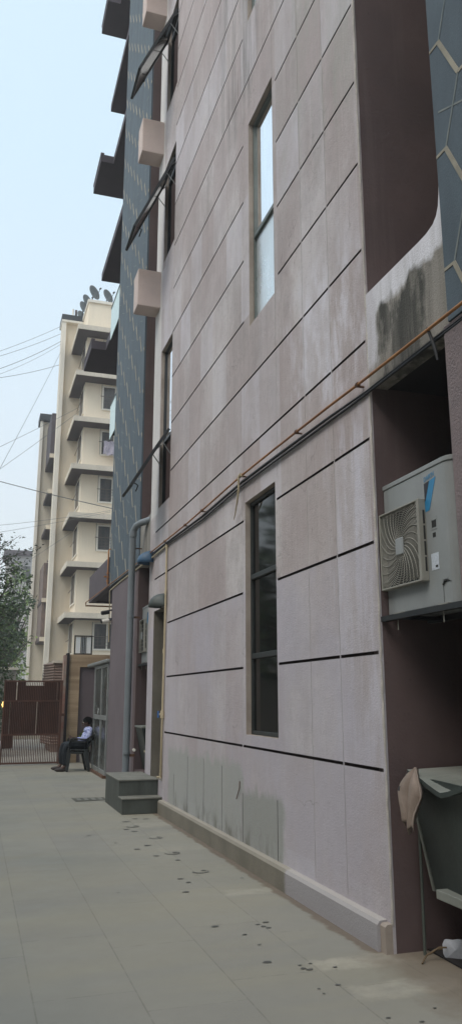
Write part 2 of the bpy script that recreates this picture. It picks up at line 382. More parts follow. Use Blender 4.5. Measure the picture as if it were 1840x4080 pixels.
# relief wall in a plane x = const: cells of different depth; d=None is a hole
def relief(x, y0, y1, z0, z1, feats, side_mi=1):
    mb = MB()
    ys = sorted({y0, y1} | {v for f in feats for v in f[:2] if y0 < v < y1}); zs = sorted({z0, z1} | {v for f in feats for v in f[2:4] if z0 < v < z1})
    def dep(yc, zc):
        for f in feats:
            if f[0] < yc < f[1] and f[2] < zc < f[3]: return f[4], f[5]
        return 0., 0
    G = [[dep((ys[i] + ys[i + 1]) / 2, (zs[j] + zs[j + 1]) / 2) for j in range(len(zs) - 1)] for i in range(len(ys) - 1)]
    ny, nz = len(ys) - 1, len(zs) - 1
    for i in range(ny):
        for j in range(nz):
            d, mi = G[i][j]
            if not (isinstance(mi, tuple)): mi = (mi, mi, False)
            if not mi[2]:
                X = x + d; mb.add([(X, ys[i + 1], zs[j]), (X, ys[i], zs[j]), (X, ys[i], zs[j + 1]), (X, ys[i + 1], zs[j + 1])], [(0, 1, 2, 3)], mi[0])
            for (a, b_, q) in (((i + 1, j), 'y', ys[i + 1]), ((i, j + 1), 'z', zs[j + 1])):
                if a[0] >= ny or a[1] >= nz: continue
                d2, m2 = G[a[0]][a[1]]
                if d2 == d: continue
                m2 = m2 if isinstance(m2, tuple) else (m2, m2, False)
                mm = mi[1] if d > d2 else m2[1]
                if b_ == 'y': vs = [(x + d, q, zs[j]), (x + d, q, zs[j + 1]), (x + d2, q, zs[j + 1]), (x + d2, q, zs[j])]
                else: vs = [(x + d, ys[i], q), (x + d, ys[i + 1], q), (x + d2, ys[i + 1], q), (x + d2, ys[i], q)]
                mb.add(vs, [(0, 1, 2, 3)], mm)
    return mb

# ================================================================== SETTING
g = MB().add([(-150, -60, 0), (150, -60, 0), (150, 240, 0), (-150, 240, 0)], [(0, 1, 2, 3)], 0)
def blob(mb, x, y, r, e=1., mi=1, a0=0, a1=2 * math.pi, w=None, z=.004):
    n = 12
    if w is None:
        mb.add([(x, y, z)] + [(x + r * e * math.cos(t) * random.uniform(.7, 1.2), y + r * math.sin(t) * random.uniform(.7, 1.2), z) for t in [2 * math.pi * k / n for k in range(n)]], [(0, 1 + k, 1 + (k + 1) % n) for k in range(n)], mi)
    else:
        vs = []
        for k in range(n):
            t = a0 + (a1 - a0) * k / (n - 1); ww = w * random.uniform(.4, 1.2) * math.sin(math.pi * (k + .7) / (n + .4))
            vs += [(x + (r - ww) * e * math.cos(t), y + (r - ww) * math.sin(t), z), (x + (r + ww) * e * math.cos(t), y + (r + ww) * math.sin(t), z)]
        mb.add(vs, [(2 * k, 2 * k + 1, 2 * k + 3, 2 * k + 2) for k in range(n - 1)], mi)
for (x, y) in ((2.035, 9.09), (2.0, 8.17), (2.04, 7.26), (1.94, 9.95)):
    blob(g, x - .01, y, .065, 1.1, 1, math.pi * .95, math.pi * 2.1, .016); blob(g, x + .03, y + .03, .02, 1.5)
for (x, y, s) in ((1.79, 7.03, .022), (1.82, 6.88, .02), (1.717, 6.56, .022), (1.66, 5.56, .022), (1.7, 8.48, .026), (1.81, 8.08, .022), (1.845, 8.66, .03), (1.82, 9.75, .03), (1.88, 9.58, .03), (1.92, 10.34, .04),
                  (1.34, 9.45, .02), (1.96, 7.81, .025), (1.743, 4.76, .022), (1.788, 5.32, .014), (2.02, 5.55, .018), (1.95, 5.516, .014), (1.97, 5.46, .016), (1.99, 5.42, .015), (1.81, 5.09, .010), (1.897, 4.593, .016),
                  (1.926, 4.566, .016), (1.971, 4.293, .012), (2.08, 4.56, .012), (1.9, 4.65, .009), (1.97, 4.66, .010), (1.85, 4.27, .008), (1.846, 4.198, .007), (2.29, 3.85, .008), (2.01, 3.81, .010), (2.14, 3.72, .010), (2.2, 10.5, .03), (2.08, 10.55, .03),
                  (1.55, 8.9, .015), (1.2, 6.7, .01), (2.3, 6.9, .012)):
    blob(g, x, y, s * .8, 1.7)
# old drain cover let into the paving
g.add([(1.56, 12.5, .004), (2.02, 12.56, .004), (2.04, 12.93, .004), (1.54, 12.97, .004)], [(0, 1, 2, 3)], 2)
for k in range(4): g.add([(1.6 + .11 * k, 12.6, .008), (1.66 + .11 * k, 12.6, .008), (1.66 + .11 * k, 12.88, .008), (1.6 + .11 * k, 12.88, .008)], [(0, 1, 2, 3)], 3)
tag(g.build('ground', [M['ground'], M['wet'], M['grate'], M['steptop']]), kind='structure')
st = MB().add([(-60, 20.3, .006), (60, 20.3, .006), (60, 38, .006), (-60, 38, .006)], [(0, 1, 2, 3)])
tag(st.build('street', M['street']), kind='structure')

# ================================================================== MAIN BUILDING
FX = 2.519
main = thing('apartment_building', (6, 9, 0), 'tall mauve-pink rendered apartment block with ruled grooves and blue-grey clad strips, nearest on the right', 'building')
TOP = 24.
holes = []   # (y0,y1,z0,z1)
MID = [(6.50, 7.25, 5.365, 7.875), (6.50, 7.25, 9.30, 11.8), (6.5, 7.25, 13.2, 15.7), (6.5, 7.25, 17.1, 19.6)]
W1 = (6.555, 7.42, 1.165, 3.465)
LEFT = [(10.845, 11.60, 4.375, 7.0), (10.845, 11.60, 8.61, 10.42), (10.845, 11.60, 11.56, 13.4), (10.845, 11.6, 14.5, 16.3), (10.845, 11.6, 17.5, 19.3)]
DOOR = (10.99, 11.75, .405, 2.79)
feats = []
for h in MID + [W1] + LEFT: feats.append((*h, .075, (0, 2, True)))
feats.append((*DOOR, .55, (0, 3, True)))
# horizontal grooves, interrupted at the window bands
zz = 1.055; k = 0
while zz < TOP - .3:
    w = .0115
    segs = [(4.70, 5.27), (5.29, 5.81), (5.83, 6.40), (7.44 if zz > 4.5 else 7.5, 10.84)]
    if zz < 1.3: segs = [(4.70, 5.27), (5.29, 7.50), (7.53, 10.9)]
    elif zz < 3.0: segs = [(4.70, 5.27), (5.29, 6.52), (7.5, 10.83)]
    elif zz < 3.4: segs = [(4.70, 5.27), (5.29, 6.52), (7.47, 11.74)]
    elif zz < 5.0: segs = [(4.70, 5.27), (5.29, 5.81), (5.83, 11.75)] if zz < 4.2 else [(4.70, 5.27), (5.29, 5.81), (5.83, 10.82)]
    elif zz > 8.3 and zz < 9.1: segs = [(4.70, 5.27), (5.29, 10.82)]
    elif 11.9 < zz < 13.1: segs = [(4.70, 5.27), (5.29, 10.82)]
    for a, b in segs: feats.append((a, b, zz - w, zz + w, .022, 1))
    feats.append((11.66, 11.70, zz - .001, zz + .001, 0., 0))
    zz += .7425; k += 1
# fine vertical joints
for y, a, b in ((5.28, .2, TOP), (5.82, .2, TOP), (6.49, 3.47, TOP), (7.44, 3.3, TOP), (8.9, 3.3, TOP), (7.50, 1.05, 3.3)):
    feats.append((y - .0025, y + .0025, a, b, .005, 4))
for y, a in ((10.31, .56), (9.62, .82), (8.91, .84), (8.21, .82), (7.53, .62), (6.60, .66)):
    feats.append((y - .006, y + .006, .17, a, .014, 1))
fw = relief(FX, 4.67, 12.15, 0., TOP, feats)
fw.add([(FX, 4.67, 0), (FX + .02, 4.67, 0), (FX + .02, 4.67, TOP), (FX, 4.67, TOP)], [(0, 1, 2, 3)], 0)
fw.build('facade_wall', [M['facade'], M['groove'], M['sillw'], M['jamb'], M['apron']], main)

def window(y0, y1, z0, z1, mull, gl, fr, parent, x=FX + .052, bar=.035, rail=.05):
    f = MB()
    y0 += .003; y1 -= .003; z0 += .003; z1 -= .003
    f.box(x, x + .05, y0, y0 + bar, z0, z1).box(x, x + .05, y1 - bar, y1, z0, z1)
    f.box(x, x + .05, y0 + bar, y1 - bar, z0, z0 + bar).box(x, x + .05, y0 + bar, y1 - bar, z1 - bar, z1)
    for mz in mull: f.box(x - .008, x + .05, y0 + bar, y1 - bar, mz - rail / 2, mz + rail / 2)
    fo = f.build('window', fr, parent, .004)
    zz = [z0 + bar] + [v for mz in mull for v in (mz - rail / 2, mz + rail / 2)] + [z1 - bar]
    for i in range(len(zz) // 2):
        g_ = gl[i] if isinstance(gl, list) else gl
        if g_ is None: continue
        B(x + .022, x + .03, y0 + bar, y1 - bar, zz[2 * i], zz[2 * i + 1]).build('pane', g_, fo)
    return fo
window(*W1, [1.905, 2.685], M['darkglass'], M['w1frame'], main)
for i, h in enumerate(MID): window(*h, [h[2] + 1.06], [M['milky'], M['mirror']], M['gframe'], main)
for i, h in enumerate(LEFT):
    hz = h[2] + 1.06 if i == 0 else h[2] + 1.5
    fo = window(*h, [hz], [None, M['mirror'] if i == 0 else M['darkglass']], M['dframe'], main)
    # top-hung sash swung out
    ln, dx = (1.07, .545) if i == 0 else (1.52, .62)
    a = math.asin(dx / ln); y0, y1 = h[0] + .02, h[1] - .01
    s = MB(); gl = MB()
    def sp(t, y, o): return (FX - .02 - t * math.sin(a) - o * math.cos(a), y, hz - t * math.cos(a) + o * math.sin(a))
    def sbox(mb, t0, t1, ya, yb, o0, o1):
        vs = [sp(t, y, o) for t in (t0, t1) for y in (ya, yb) for o in (o0, o1)]
        mb.add(vs, [(0, 1, 3, 2), (4, 6, 7, 5), (0, 4, 5, 1), (2, 3, 7, 6), (0, 2, 6, 4), (1, 5, 7, 3)])
    sbox(s, 0, .035, y0, y1, -.02, .02); sbox(s, ln - .05, ln, y0, y1, -.02, .02)
    sbox(s, .035, ln - .05, y0, y0 + .04, -.02, .02); sbox(s, .035, ln - .05, y1 - .04, y1, -.02, .02)
    so = s.build('sash', M['dframe'], fo)
    sbox(gl, .035, ln - .05, y0 + .04, y1 - .04, -.004, .004); gl.build('pane', M['sashglass'], main) if False else None
    # pane belongs to the sash: keep it in the sash's own mesh as second material
    so.data.materials.append(M['sashglass'])
    off = wloc(so)
    import bmesh
    bm = bmesh.new(); bm.from_mesh(so.data)
    vs = [bm.verts.new(Vector(v) - off) for v in gl.v]
    for f_ in gl.f:
        fc = bm.faces.new([vs[k_] for k_ in f_]); fc.material_index = 1
    bm.to_mesh(so.data); bm.free()
    # stays
    for yy in (y0 + .03, y1 - .03):
        MB().tube([sp(.42 * ln * .5, yy, -.02), (FX + .03, yy, hz - .42 * ln * .5 - .18)], .008, 6).build('window_stay', M['alu'], fo)
        MB().tube([sp(.12, yy, -.02), (FX + .03, yy, hz - .02)], .008, 6).build('window_stay', M['alu'], fo)
    MB().tube([sp(ln * .86, y0 + .3, -.02), sp(ln * .86, y0 + .3, -.09), sp(ln * .95, y0 + .3, -.11)], .010, 6).build('latch', M['dframe'], fo)
B(2.80, 3.0, 10.80, 11.70, 3.9, TOP - .3).build('inner_wall', M['inner'], main)  # near-black panel added to paint the dark interior behind the left windows
# rough plaster bead along the near corner
cbd = MB(); rr = random.Random(4); pth = []; rds = []; z_ = .16
while z_ < TOP - .05: pth.append((FX + .004 + rr.uniform(-.003, .003), 4.674 + rr.uniform(-.003, .003), z_)); rds.append(rr.uniform(.006, .012)); z_ += rr.uniform(.03, .09)
cbd.tube(pth, rds, 6); cbd.build('corner_bead', M['bead'], main)
# projecting boxes at the far edge of the facade
for i, z in enumerate((7.89, 10.86, 13.82, 16.8, 19.8)):
    B(2.13, FX + .01, 11.80, 12.17, z, z + .67).build('ledge_box', M['pinkbox'], main, .012)
# clad strips: blue-grey with cream joints; drawn as raised pointing in the same mesh
def cladding(y0, y1, z0, z1, x, lattice, thin=1.):
    mb = MB()
    mb.add([(x, y1, z0), (x, y0, z0), (x, y0, z1), (x, y1, z1)], [(0, 1, 2, 3)], 0)
    mb.add([(x, y0, z0), (x + .36, y0, z0), (x + .36, y0, z1), (x, y0, z1)], [(0, 1, 2, 3)], 0)
    mb.add([(x, y1, z0), (x, y1, z1), (x + .36, y1, z1), (x + .36, y1, z0)], [(0, 1, 2, 3)], 0)
    mb.add([(x, y0, z0), (x, y1, z0), (x + .36, y1, z0), (x + .36, y0, z0)], [(0, 1, 2, 3)], 0)
    mb.add([(x, y0, z1), (x + .36, y0, z1), (x + .36, y1, z1), (x, y1, z1)], [(0, 1, 2, 3)], 0)
    ay, az, PZ = lattice
    lift = [0]
    def seg(a, b, w, mi, t=.003):
        # clip to the panel
        (ya, za), (yb, zb) = a, b
        t0, t1 = 0., 1.
        for p, q, lo, hi in ((ya, yb - ya, y0 + .004, y1 - .004), (za, zb - za, z0 + .004, z1 - .004)):
            if abs(q) < 1e-6:
                if p < lo or p > hi: return
                continue
            u, v = (lo - p) / q, (hi - p) / q
            if u > v: u, v = v, u
            t0 = max(t0, u); t1 = min(t1, v)
        if t1 <= t0 + .01: return
        a = Vector((ya + (yb - ya) * t0, za + (zb - za) * t0)); b = Vector((ya + (yb - ya) * t1, za + (zb - za) * t1))
        d = (b - a).normalized(); n = Vector((-d.y, d.x)) * w / 2
        c = [a + n, b + n, b - n, a - n]
        vs = [(x - t, p.x, p.y) for p in c] + [(x + .001, p.x, p.y) for p in c]
        mb.add(vs, [(0, 1, 2, 3), (0, 4, 5, 1), (1, 5, 6, 2), (2, 6, 7, 3), (3, 7, 4, 0)], mi)
    for i in range(-12, 12):
        for j in range(-8, 34):
            A = (ay + i * .43, az + j * PZ + (i % 2) * PZ / 2)
            Bp = (A[0] - .175, A[1] - .375); A2 = (A[0], A[1] - PZ); An = (A[0] - .43, A[1] - PZ / 2)
            wob = lambda: random.uniform(-.012, .012)
            seg(A, Bp, .030 if thin == 1 else .042, 1, .005)
            seg(Bp, A2, .016 * thin, 2, .003 if thin == 1 else .001); seg(Bp, An, .020 * thin, 1 if thin == 1 else 2, .004 if thin == 1 else .001)
            if lattice[2] > 0 and (i + j) % 2 == 0: seg((A[0] + .05, A[1] - .48), (A[0] - .25, A[1] - .62), .012, 2, .002)
    return mb
cladding(-3.5, 3.64, 3.66, TOP, 2.50, (3.535, 5.54, .775)).build('stone_cladding', [M['slate'], M['joint'], M['jointd']], main)
cladding(12.98, 16.13, 3.70, TOP, 2.50, (16.03, 8.95, .82), .5).build('stone_cladding', [M['slate'], M['joint'], M['jointd']], main)
# near pier, recesses and their stained aprons
B(2.503, 3.2, -3.5, 3.70, 0, 3.655).build('pier_wall', M['pier'], main, .01)
rw = MB()
def recess(y0, y1, zt, xb, far_side_y, mb):
    pass
# near recess: side wall towards the facade (faces the viewer), back, ceiling
rw.box(FX + .02, 5.3, 4.672, 4.80, 0, TOP)
B(2.75, 5.3, 3.3, 4.67, .004, .012).build('bounce_cut_floor', M['inner'], main)  # thin dark sheet added to cut light bouncing inside the recess
rw.build('recess_side_wall', M['maroon'], main)
B(3.22, 5.3, 3.30, 3.52, 0, 3.6).build('recess_side_wall', M['inner'], main)
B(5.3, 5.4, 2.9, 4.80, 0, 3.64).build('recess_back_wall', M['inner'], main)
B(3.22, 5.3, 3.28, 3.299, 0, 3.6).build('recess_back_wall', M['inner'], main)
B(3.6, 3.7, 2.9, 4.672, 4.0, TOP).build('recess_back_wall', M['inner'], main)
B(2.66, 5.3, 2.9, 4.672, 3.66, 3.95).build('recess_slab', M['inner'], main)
ap = [(3.643, 3.65), (4.668, 3.65), (4.668, 4.375), (3.93, 4.365), (3.84, 4.367), (3.76, 4.385), (3.715, 4.42), (3.69, 4.47), (3.675, 4.54), (3.66, 4.66), (3.652, 4.85), (3.643, 4.95)]
MB().prism(ap, 0, FX, 2.66).build('recess_apron', M['apron'], main)
# far recess
B(2.503, 5, 12.97, 13.15, 0, 3.70).build('recess_side_wall', M['maroon'], main)
B(2.53, 5, 12.975, 13.15, 3.70, TOP).build('recess_side_wall', M['maroon'], main)
B(3.6, 3.7, 12.15, 12.97, 0, TOP).build('recess_back_wall', M['maroon'], main)
B(2.66, 3.6, 12.152, 12.968, 3.66, 3.95).build('recess_slab', M['slab'], main)
B(FX, 2.66, 12.152, 12.968, 3.66, 4.42).build('recess_apron', M['apron'], main)
# lower purple wall and body of the block
B(2.500, 2.8, 13.152, 15.68, 0, 3.692).build('ground_floor_wall', M['purple'], main, .004)
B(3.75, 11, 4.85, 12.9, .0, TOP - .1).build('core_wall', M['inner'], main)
B(2.9, 11, 12.0, 12.148, 0, TOP - .15).build('core_wall', M['inner'], main)
B(2.9, 11, 13.2, 16.0, .0, TOP - .12).build('core_wall', M['maroon'], main)
B(5.5, 11, -3.5, 4.8, 0, TOP - .13).build('core_wall', M['maroon'], main)
B(2.87, 5.5, -3.5, 3.28, 3.7, TOP - .14).build('core_wall', M['maroon'], main)
B(2.83, 11, 16.02, 24, 10.96, TOP - .2).build('core_wall', M['slab'], main) if False else None
B(4.2, 11, 16.02, 23.5, 3.8, TOP - .2).build('core_wall', M['parapet'], main)
B(3.1, 3.2, 10.9, 11.85, .4, 2.9).build('door', M['dframe'], main)
# kerb plinth
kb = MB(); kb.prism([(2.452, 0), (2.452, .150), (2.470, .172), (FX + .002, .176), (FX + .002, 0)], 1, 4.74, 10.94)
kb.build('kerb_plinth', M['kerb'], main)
MB().prism([(2.470, 0), (2.470, .15), (2.485, .163), (FX + .001, .165), (FX + .001, 0)], 1, 4.672, 4.738).build('kerb_end', M['sillw'], main)
# upper balconies seen from below
def lslab(z, yi, outer, t=.24):
    mb = MB()
    if outer: mb.prism([(2.82, 16.14), (2.82, yi), (outer[0], yi), (outer[0], outer[1]), (4.6, outer[1]), (4.6, 16.14)], 2, z, z + t)
    else: mb.prism([(2.82, 16.14), (2.82, yi), (4.6, yi), (4.6, 16.14)], 2, z, z + t)
    return mb
for z, yi, outer, rail in ((22.5, 20.1, (2.43, 21.4), 0), (19.6, 21.35, None, 0), (16.9, 20.25, (2.45, 21.85), 0), (13.95, 21.87, None, 0), (10.96, 20.3, (2.42, 21.95), 19.4), (8.0, 18.9, None, 18.9)):
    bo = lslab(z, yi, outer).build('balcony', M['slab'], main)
    if outer: B(outer[0] - .012, outer[0] + .09, yi, outer[1], z + .24, z + .30).build('coping', M['parapet'], bo)
    if rail:
        B(2.80, 2.815, 16.2, rail, z - .12, z + .78).build('glass_railing', M['bglass'], bo)
        B(2.79, 2.825, 16.2, rail, z + .78, z + .81).build('handrail', M['dframe'], bo)
# lowest balcony with solid parapet
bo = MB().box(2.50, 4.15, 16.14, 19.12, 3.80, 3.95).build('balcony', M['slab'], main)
B(2.485, 2.62, 16.14, 19.12, 3.755, 4.38).build('parapet', M['parapet'], bo)
B(2.62, 4.1, 19.0, 19.12, 3.755, 4.38).build('parapet', M['parapet'], bo)
B(2.62, 4.1, 16.5, 16.7, 3.5, 3.795).build('beam', M['slab'], bo)

# ---- steps
stp = thing('entrance_steps', (2.2, 11.5, 0), 'dark green stone steps with two risers leading up to the side doorway', 'steps')
sb = MB().prism([(10.955, 0), (10.955, .19), (11.22, .19), (11.22, .40), (12.38, .40), (12.38, 0)], 0, 1.975, FX - .002)
sb.build('step_block', M['stepstone'], stp, .006)
B(1.965, FX - .003, 10.942, 11.218, .1905, .208).build('tread', M['steptop'], stp, .003)
B(1.965, FX - .003, 11.205, 12.39, .4005, .418).build('tread', M['steptop'], stp, .003)
# ---- glass booth door
bt = thing('glass_door', (2.52, 16.8, 0), 'aluminium framed double glass door with mid rail, standing beyond the purple wall', 'door')
fr = MB()
Y0, Y1 = 15.90, 17.68
for y in (Y0, 16.70, Y1): fr.box(2.50, 2.55, y - .035, y + .035, .05, 2.19)
fr.box(2.50, 2.55, Y0 + .035, Y1 - .035, 2.12, 2.185); fr.box(2.498, 2.552, Y0 + .035, Y1 - .035, 1.08, 1.17); fr.box(2.50, 2.55, Y0 + .035, Y1 - .035, .05, .13)
fr.build('door_frame', M['alu'], bt, .004)
for a, b in ((Y0 + .035, 16.665), (16.735, Y1 - .035)):
    B(2.522, 2.53, a, b, 1.17, 2.12).build('pane', M['doorglass'], bt); B(2.522, 2.53, a, b, .13, 1.08).build('pane', M['doorglass'], bt)
MB().tube([(2.47 + .0, 16.78 + .05 * math.cos(t), 1.25 + .06 * math.sin(t)) for t in [k * math.pi / 6 for k in range(13)]], .010, 6).build('handle', M['alu'], bt)
B(2.46, 2.60, Y0 - .05, Y1 + .05, 0, .05).build('threshold', M['rust'], bt)
B(2.44, 3.6, Y0 - .1, 18.55, 2.20, 2.27).build('door_canopy', M['alu'], bt, .02)
B(2.8, 3.6, Y0, Y1, .0, 2.19).build('lobby_wall', M['maroon'], bt)
# ---- stone faced gate-side wall
sw = thing('stone_wall', (3, 20, 0), 'banded travertine faced wall with a purple recessed panel behind the guard', 'wall')
mbs = MB(); mbs.box(2.19, 2.455, 20, 20.3, 0, 2.57).box(2.455, 4.2, 20, 20.3, 2.265, 2.57)
mbs.build('stone_facing', M['stone'], sw)
B(2.455, 4.2, 20.06, 20.3, 0, 2.265).build('recessed_panel', M['purple'], sw)
B(2.127, 2.188, 19.96, 20.3, 0, 2.60).build('edge_strip', M['strip'], sw); B(2.06, 2.125, 20.0, 20.3, 0, 2.55).build('edge_strip', M['pstrip'], sw)
# railing above it
rl = thing('balcony_railing', (2.5, 20.1, 2.57), 'black framed railing with frosted white panels on top of the stone wall', 'railing')
f = MB(); ra = ony_ = None
f.box(2.30, 2.33, 20.1, 20.13, 2.60, 3.02).box(2.72, 2.75, 20.1, 20.13, 2.60, 3.02).box(2.30, 2.75, 20.09, 20.14, 3.02, 3.05).box(2.30, 2.75, 20.09, 20.14, 2.575, 2.605)
for xx in (2.46, 2.50, 2.545, 2.585): f.box(xx, xx + .014, 20.1, 20.125, 2.605, 3.02)
f.build('railing_frame', M['black'], rl)
B(2.34, 2.45, 20.108, 20.118, 2.61, 3.01).build('panel', M['white'], rl); B(2.605, 2.715, 20.108, 20.118, 2.61, 3.01).build('panel', M['white'], rl); B(2.475, 2.585, 20.128, 20.134, 2.61, 3.01).build('panel', M['white'], rl)

# ================================================================== PIPES, CABLES
def clip_mb(mb, x, y, z, r): mb.box(x - r, FX, y - .008, y + .008, z - r * 1.3, z - r * .4).tube([(x, y - .012, z), (x, y + .012, z)], r * 1.35, 8)
gp = thing('gas_pipe', (2.47, 9, 3.72), 'long orange gas pipe running level along the facade above the ground floor', 'pipe')
pts = [(2.47, 2.9, 3.672), (2.47, 3.8, 3.685), (2.47, 4.72, 3.700), (2.47, 5.28, 3.716), (2.47, 6.4, 3.735), (2.47, 7.4, 3.745), (2.47, 8.6, 3.725), (2.47, 9.72, 3.712), (2.47, 11.9, 3.725), (2.47, 13.1, 3.735), (2.47, 15.7, 3.76), (2.43, 19.2, 3.776)]
MB().tube(pts, .0105, 10).build('pipe_run', M['orange'], gp)
MB().tube([(2.43, 19.2, 3.776), (2.43, 19.22, 3.70), (4.0, 19.22, 3.70)], .018, 8).build('pipe_run', M['orange'], gp)
for y, z in ((4.75, 3.70), (5.9, 3.726), (7.38, 3.745), (8.9, 3.72), (9.72, 3.712), (10.9, 3.718), (13.4, 3.737)):
    cl = MB(); clip_mb(cl, 2.47, y, z, .014); cl.build('pipe_clip', M['rust'], gp)
gr = thing('gas_riser', (2.44, 16.05, 3.76), 'short orange gas riser with brass fittings standing against the dark balcony parapet', 'pipe')
MB().tube([(2.45, 16.02, 3.78), (2.45, 16.02, 4.5), (2.49, 16.02, 4.53)], .016, 8).build('pipe_run', M['orange'], gr)
for z in (3.84, 3.92, 4.0): MB().tube([(2.45, 16.02, z), (2.45, 16.02, z + .04)], .03, 8).build('fitting', M['orange'], gr)
B(2.37, 2.42, 16.0, 16.04, 3.93, 3.96).build('valve_lever', M['orange'], gr)
bc = MB().tube([(2.505, 3.3, 3.625), (2.505, 4.7, 3.630), (2.492, 5.33, 3.645), (2.492, 6.45, 3.672), (2.492, 7.4, 3.69), (2.492, 9.0, 3.662), (2.492, 10.9, 3.690), (2.492, 12.1, 3.70), (2.48, 13.2, 3.70), (2.48, 16, 3.72)], [.006, .007, .011, .014, .014, .014, .014, .013, .012, .012], 8)
bc.tube([(2.509, 3.3, 3.612), (2.505, 4.9, 3.612), (2.497, 6.5, 3.64), (2.497, 7.4, 3.655), (2.497, 9.0, 3.625), (2.497, 10.9, 3.665), (2.497, 12.1, 3.68)], .010, 6)
tag(bc.build('cable_bundle', M['black']), 'black cable bundle clipped just below the orange gas pipe', 'cable')
cp = thing('water_pipe', (2.5, 10.9, .4), 'cream plastic water pipe dropping beside the doorway with a blue-handled valve', 'pipe')
MB().tube([(2.495, 10.86, 3.655), (2.495, 10.87, 2.9), (2.495, 10.90, 2.1), (2.495, 10.94, 1.3), (2.495, 10.965, .47), (2.47, 11.05, .455)], .015, 8).build('pipe_run', M['cream'], cp)
MB().tube([(2.495, 10.87, 3.655), (2.49, 11.8, 3.642), (2.49, 13.2, 3.651), (2.49, 14.58, 3.664), (2.49, 15.74, 3.648), (2.47, 15.80, 3.63), (2.48, 15.78, 2.6)], .012, 8).build('pipe_run', M['cream'], cp)
vm = MB().tube([(2.495, 10.94, 1.24), (2.495, 10.94, 1.34)], .028, 10); MB().tube([(2.48, 10.95, 1.29), (2.45, 10.97, 1.29)], .015, 8).build('valve_stem', M['cream'], cp)
for z in (3.64, 2.98, 2.15, .48): MB().tube([(2.495, 10.87 + (3.6 - z) * .033, z - .03), (2.495, 10.87 + (3.6 - z) * .033, z + .03)], .019, 8).build('coupling', M['cream'], cp)
vo = vm.build('valve', M['cream'], cp)
MB().box(2.435, 2.45, 10.95, 10.99, 1.245, 1.335).build('valve_handle', M['blue'], vo)
dp = thing('drain_pipe', (2.3, 12.6, 0), 'thick grey plastic drainpipe rising from the steps and bending into the recess', 'pipe')
MB().tube([(2.33, 12.72, 0.0), (2.33, 12.70, 1.2), (2.33, 12.67, 4.12), (2.335, 12.65, 4.22), (2.37, 12.60, 4.30), (2.43, 12.5, 4.33), (2.56, 12.24, 4.345)], .055, 16).build('pipe_run', M['greypipe'], dp)
for z in (3.92, 2.90, 2.80, .68): MB().tube([(2.33, 12.68, z - .02), (2.33, 12.68, z + .02)], .0585, 16).build('collar', M['greypipe'], dp)
cm = MB().tube([(2.33, 12.66, 4.12), (2.335, 12.65, 4.21)], .062, 16)
cm.build('collar', M['greypipe'], dp)
for b_ in ((2.38, 2.50, 12.72, 12.74, 3.93, 3.95), (2.38, 2.50, 12.72, 12.74, 2.78, 2.81), (2.38, 2.46, 12.66, 12.69, .62, .66)): B(*b_).build('bracket', M['rust'], dp)
MB().tube([(2.44, 12.66, .72), (2.44, 12.62, .72)], .025, 8).build('tap', M['cwhite'], dp)
rp = thing('plastic_strap', (2.46, 7.38, 3.74), 'loose pale plastic strap hanging from the orange gas pipe', 'strap')
MB().tube([(2.455, 7.38, 3.765), (2.44, 7.40, 3.73), (2.45, 7.42, 3.62), (2.46, 7.50, 3.50), (2.475, 7.62, 3.38), (2.48, 7.68, 3.34)], [.010, .012, .012, .010, .006, .003], 6).build('strap_tail', M['cream'], rp)
MB().tube([(2.47, 7.36, 3.745), (2.47, 7.40, 3.745)], .020, 8).build('knot', M['cream'], rp)
tg = MB().tube([(2.475, 3.82, 3.70), (2.48, 3.80, 3.64), (2.49, 3.78, 3.56), (2.495, 3.765, 3.47)], [.012, .010, .012, .008], 6)
tag(tg.build('tape_scrap', M['black']), 'black tape end dangling from the pipe over the dark recess', 'tape')
# rusty hook mark on the wall
hk = MB().tube([(2.512, 7.60, .72), (2.505, 7.585, .66), (2.506, 7.64, .60), (2.505, 7.68, .55)], .005, 6)
tag(hk.build('wall_hook', M['rust']), 'small rusty wire hook stuck in the lower facade', 'hook')

# cowls
def cowl(name, y, z, r, m, label):
    mb = MB(); n = 12
    # quarter-dome hood sloping outwards from the wall
    vs = []; fs = []; ms = 8
    for i in range(ms + 1):
        ph = math.pi / 2 * i / ms
        for k in range(n + 1):
            a = math.pi * k / n
            vs.append((FX - .004 - r * 1.15 * math.sin(ph) * math.sin(a), y - r * .8 * math.cos(a) * (.35 + .65 * math.sin(ph)), z - r * .75 + r * (1. * math.cos(ph) ** .8)))
    for i in range(ms):
        for k in range(n):
            a = i * (n + 1) + k; fs.append((a, a + 1, a + n + 2, a + n + 1))
    mb.add(vs, fs, 0, True)
    o = mb.build(name, m); s = o.modifiers.new('thick', 'SOLIDIFY'); s.thickness = .008
    return tag(o, label, 'vent cowl')
cowl('vent_cowl', 12.0, 3.72, .20, M['bluehood'], 'blue sheet-metal vent cowl at the facade edge just under the gas pipe')
cowl('vent_cowl', 11.05, 2.93, .20, M['greyhood'], 'grey-green vent cowl fixed on the wall above the side doorway')

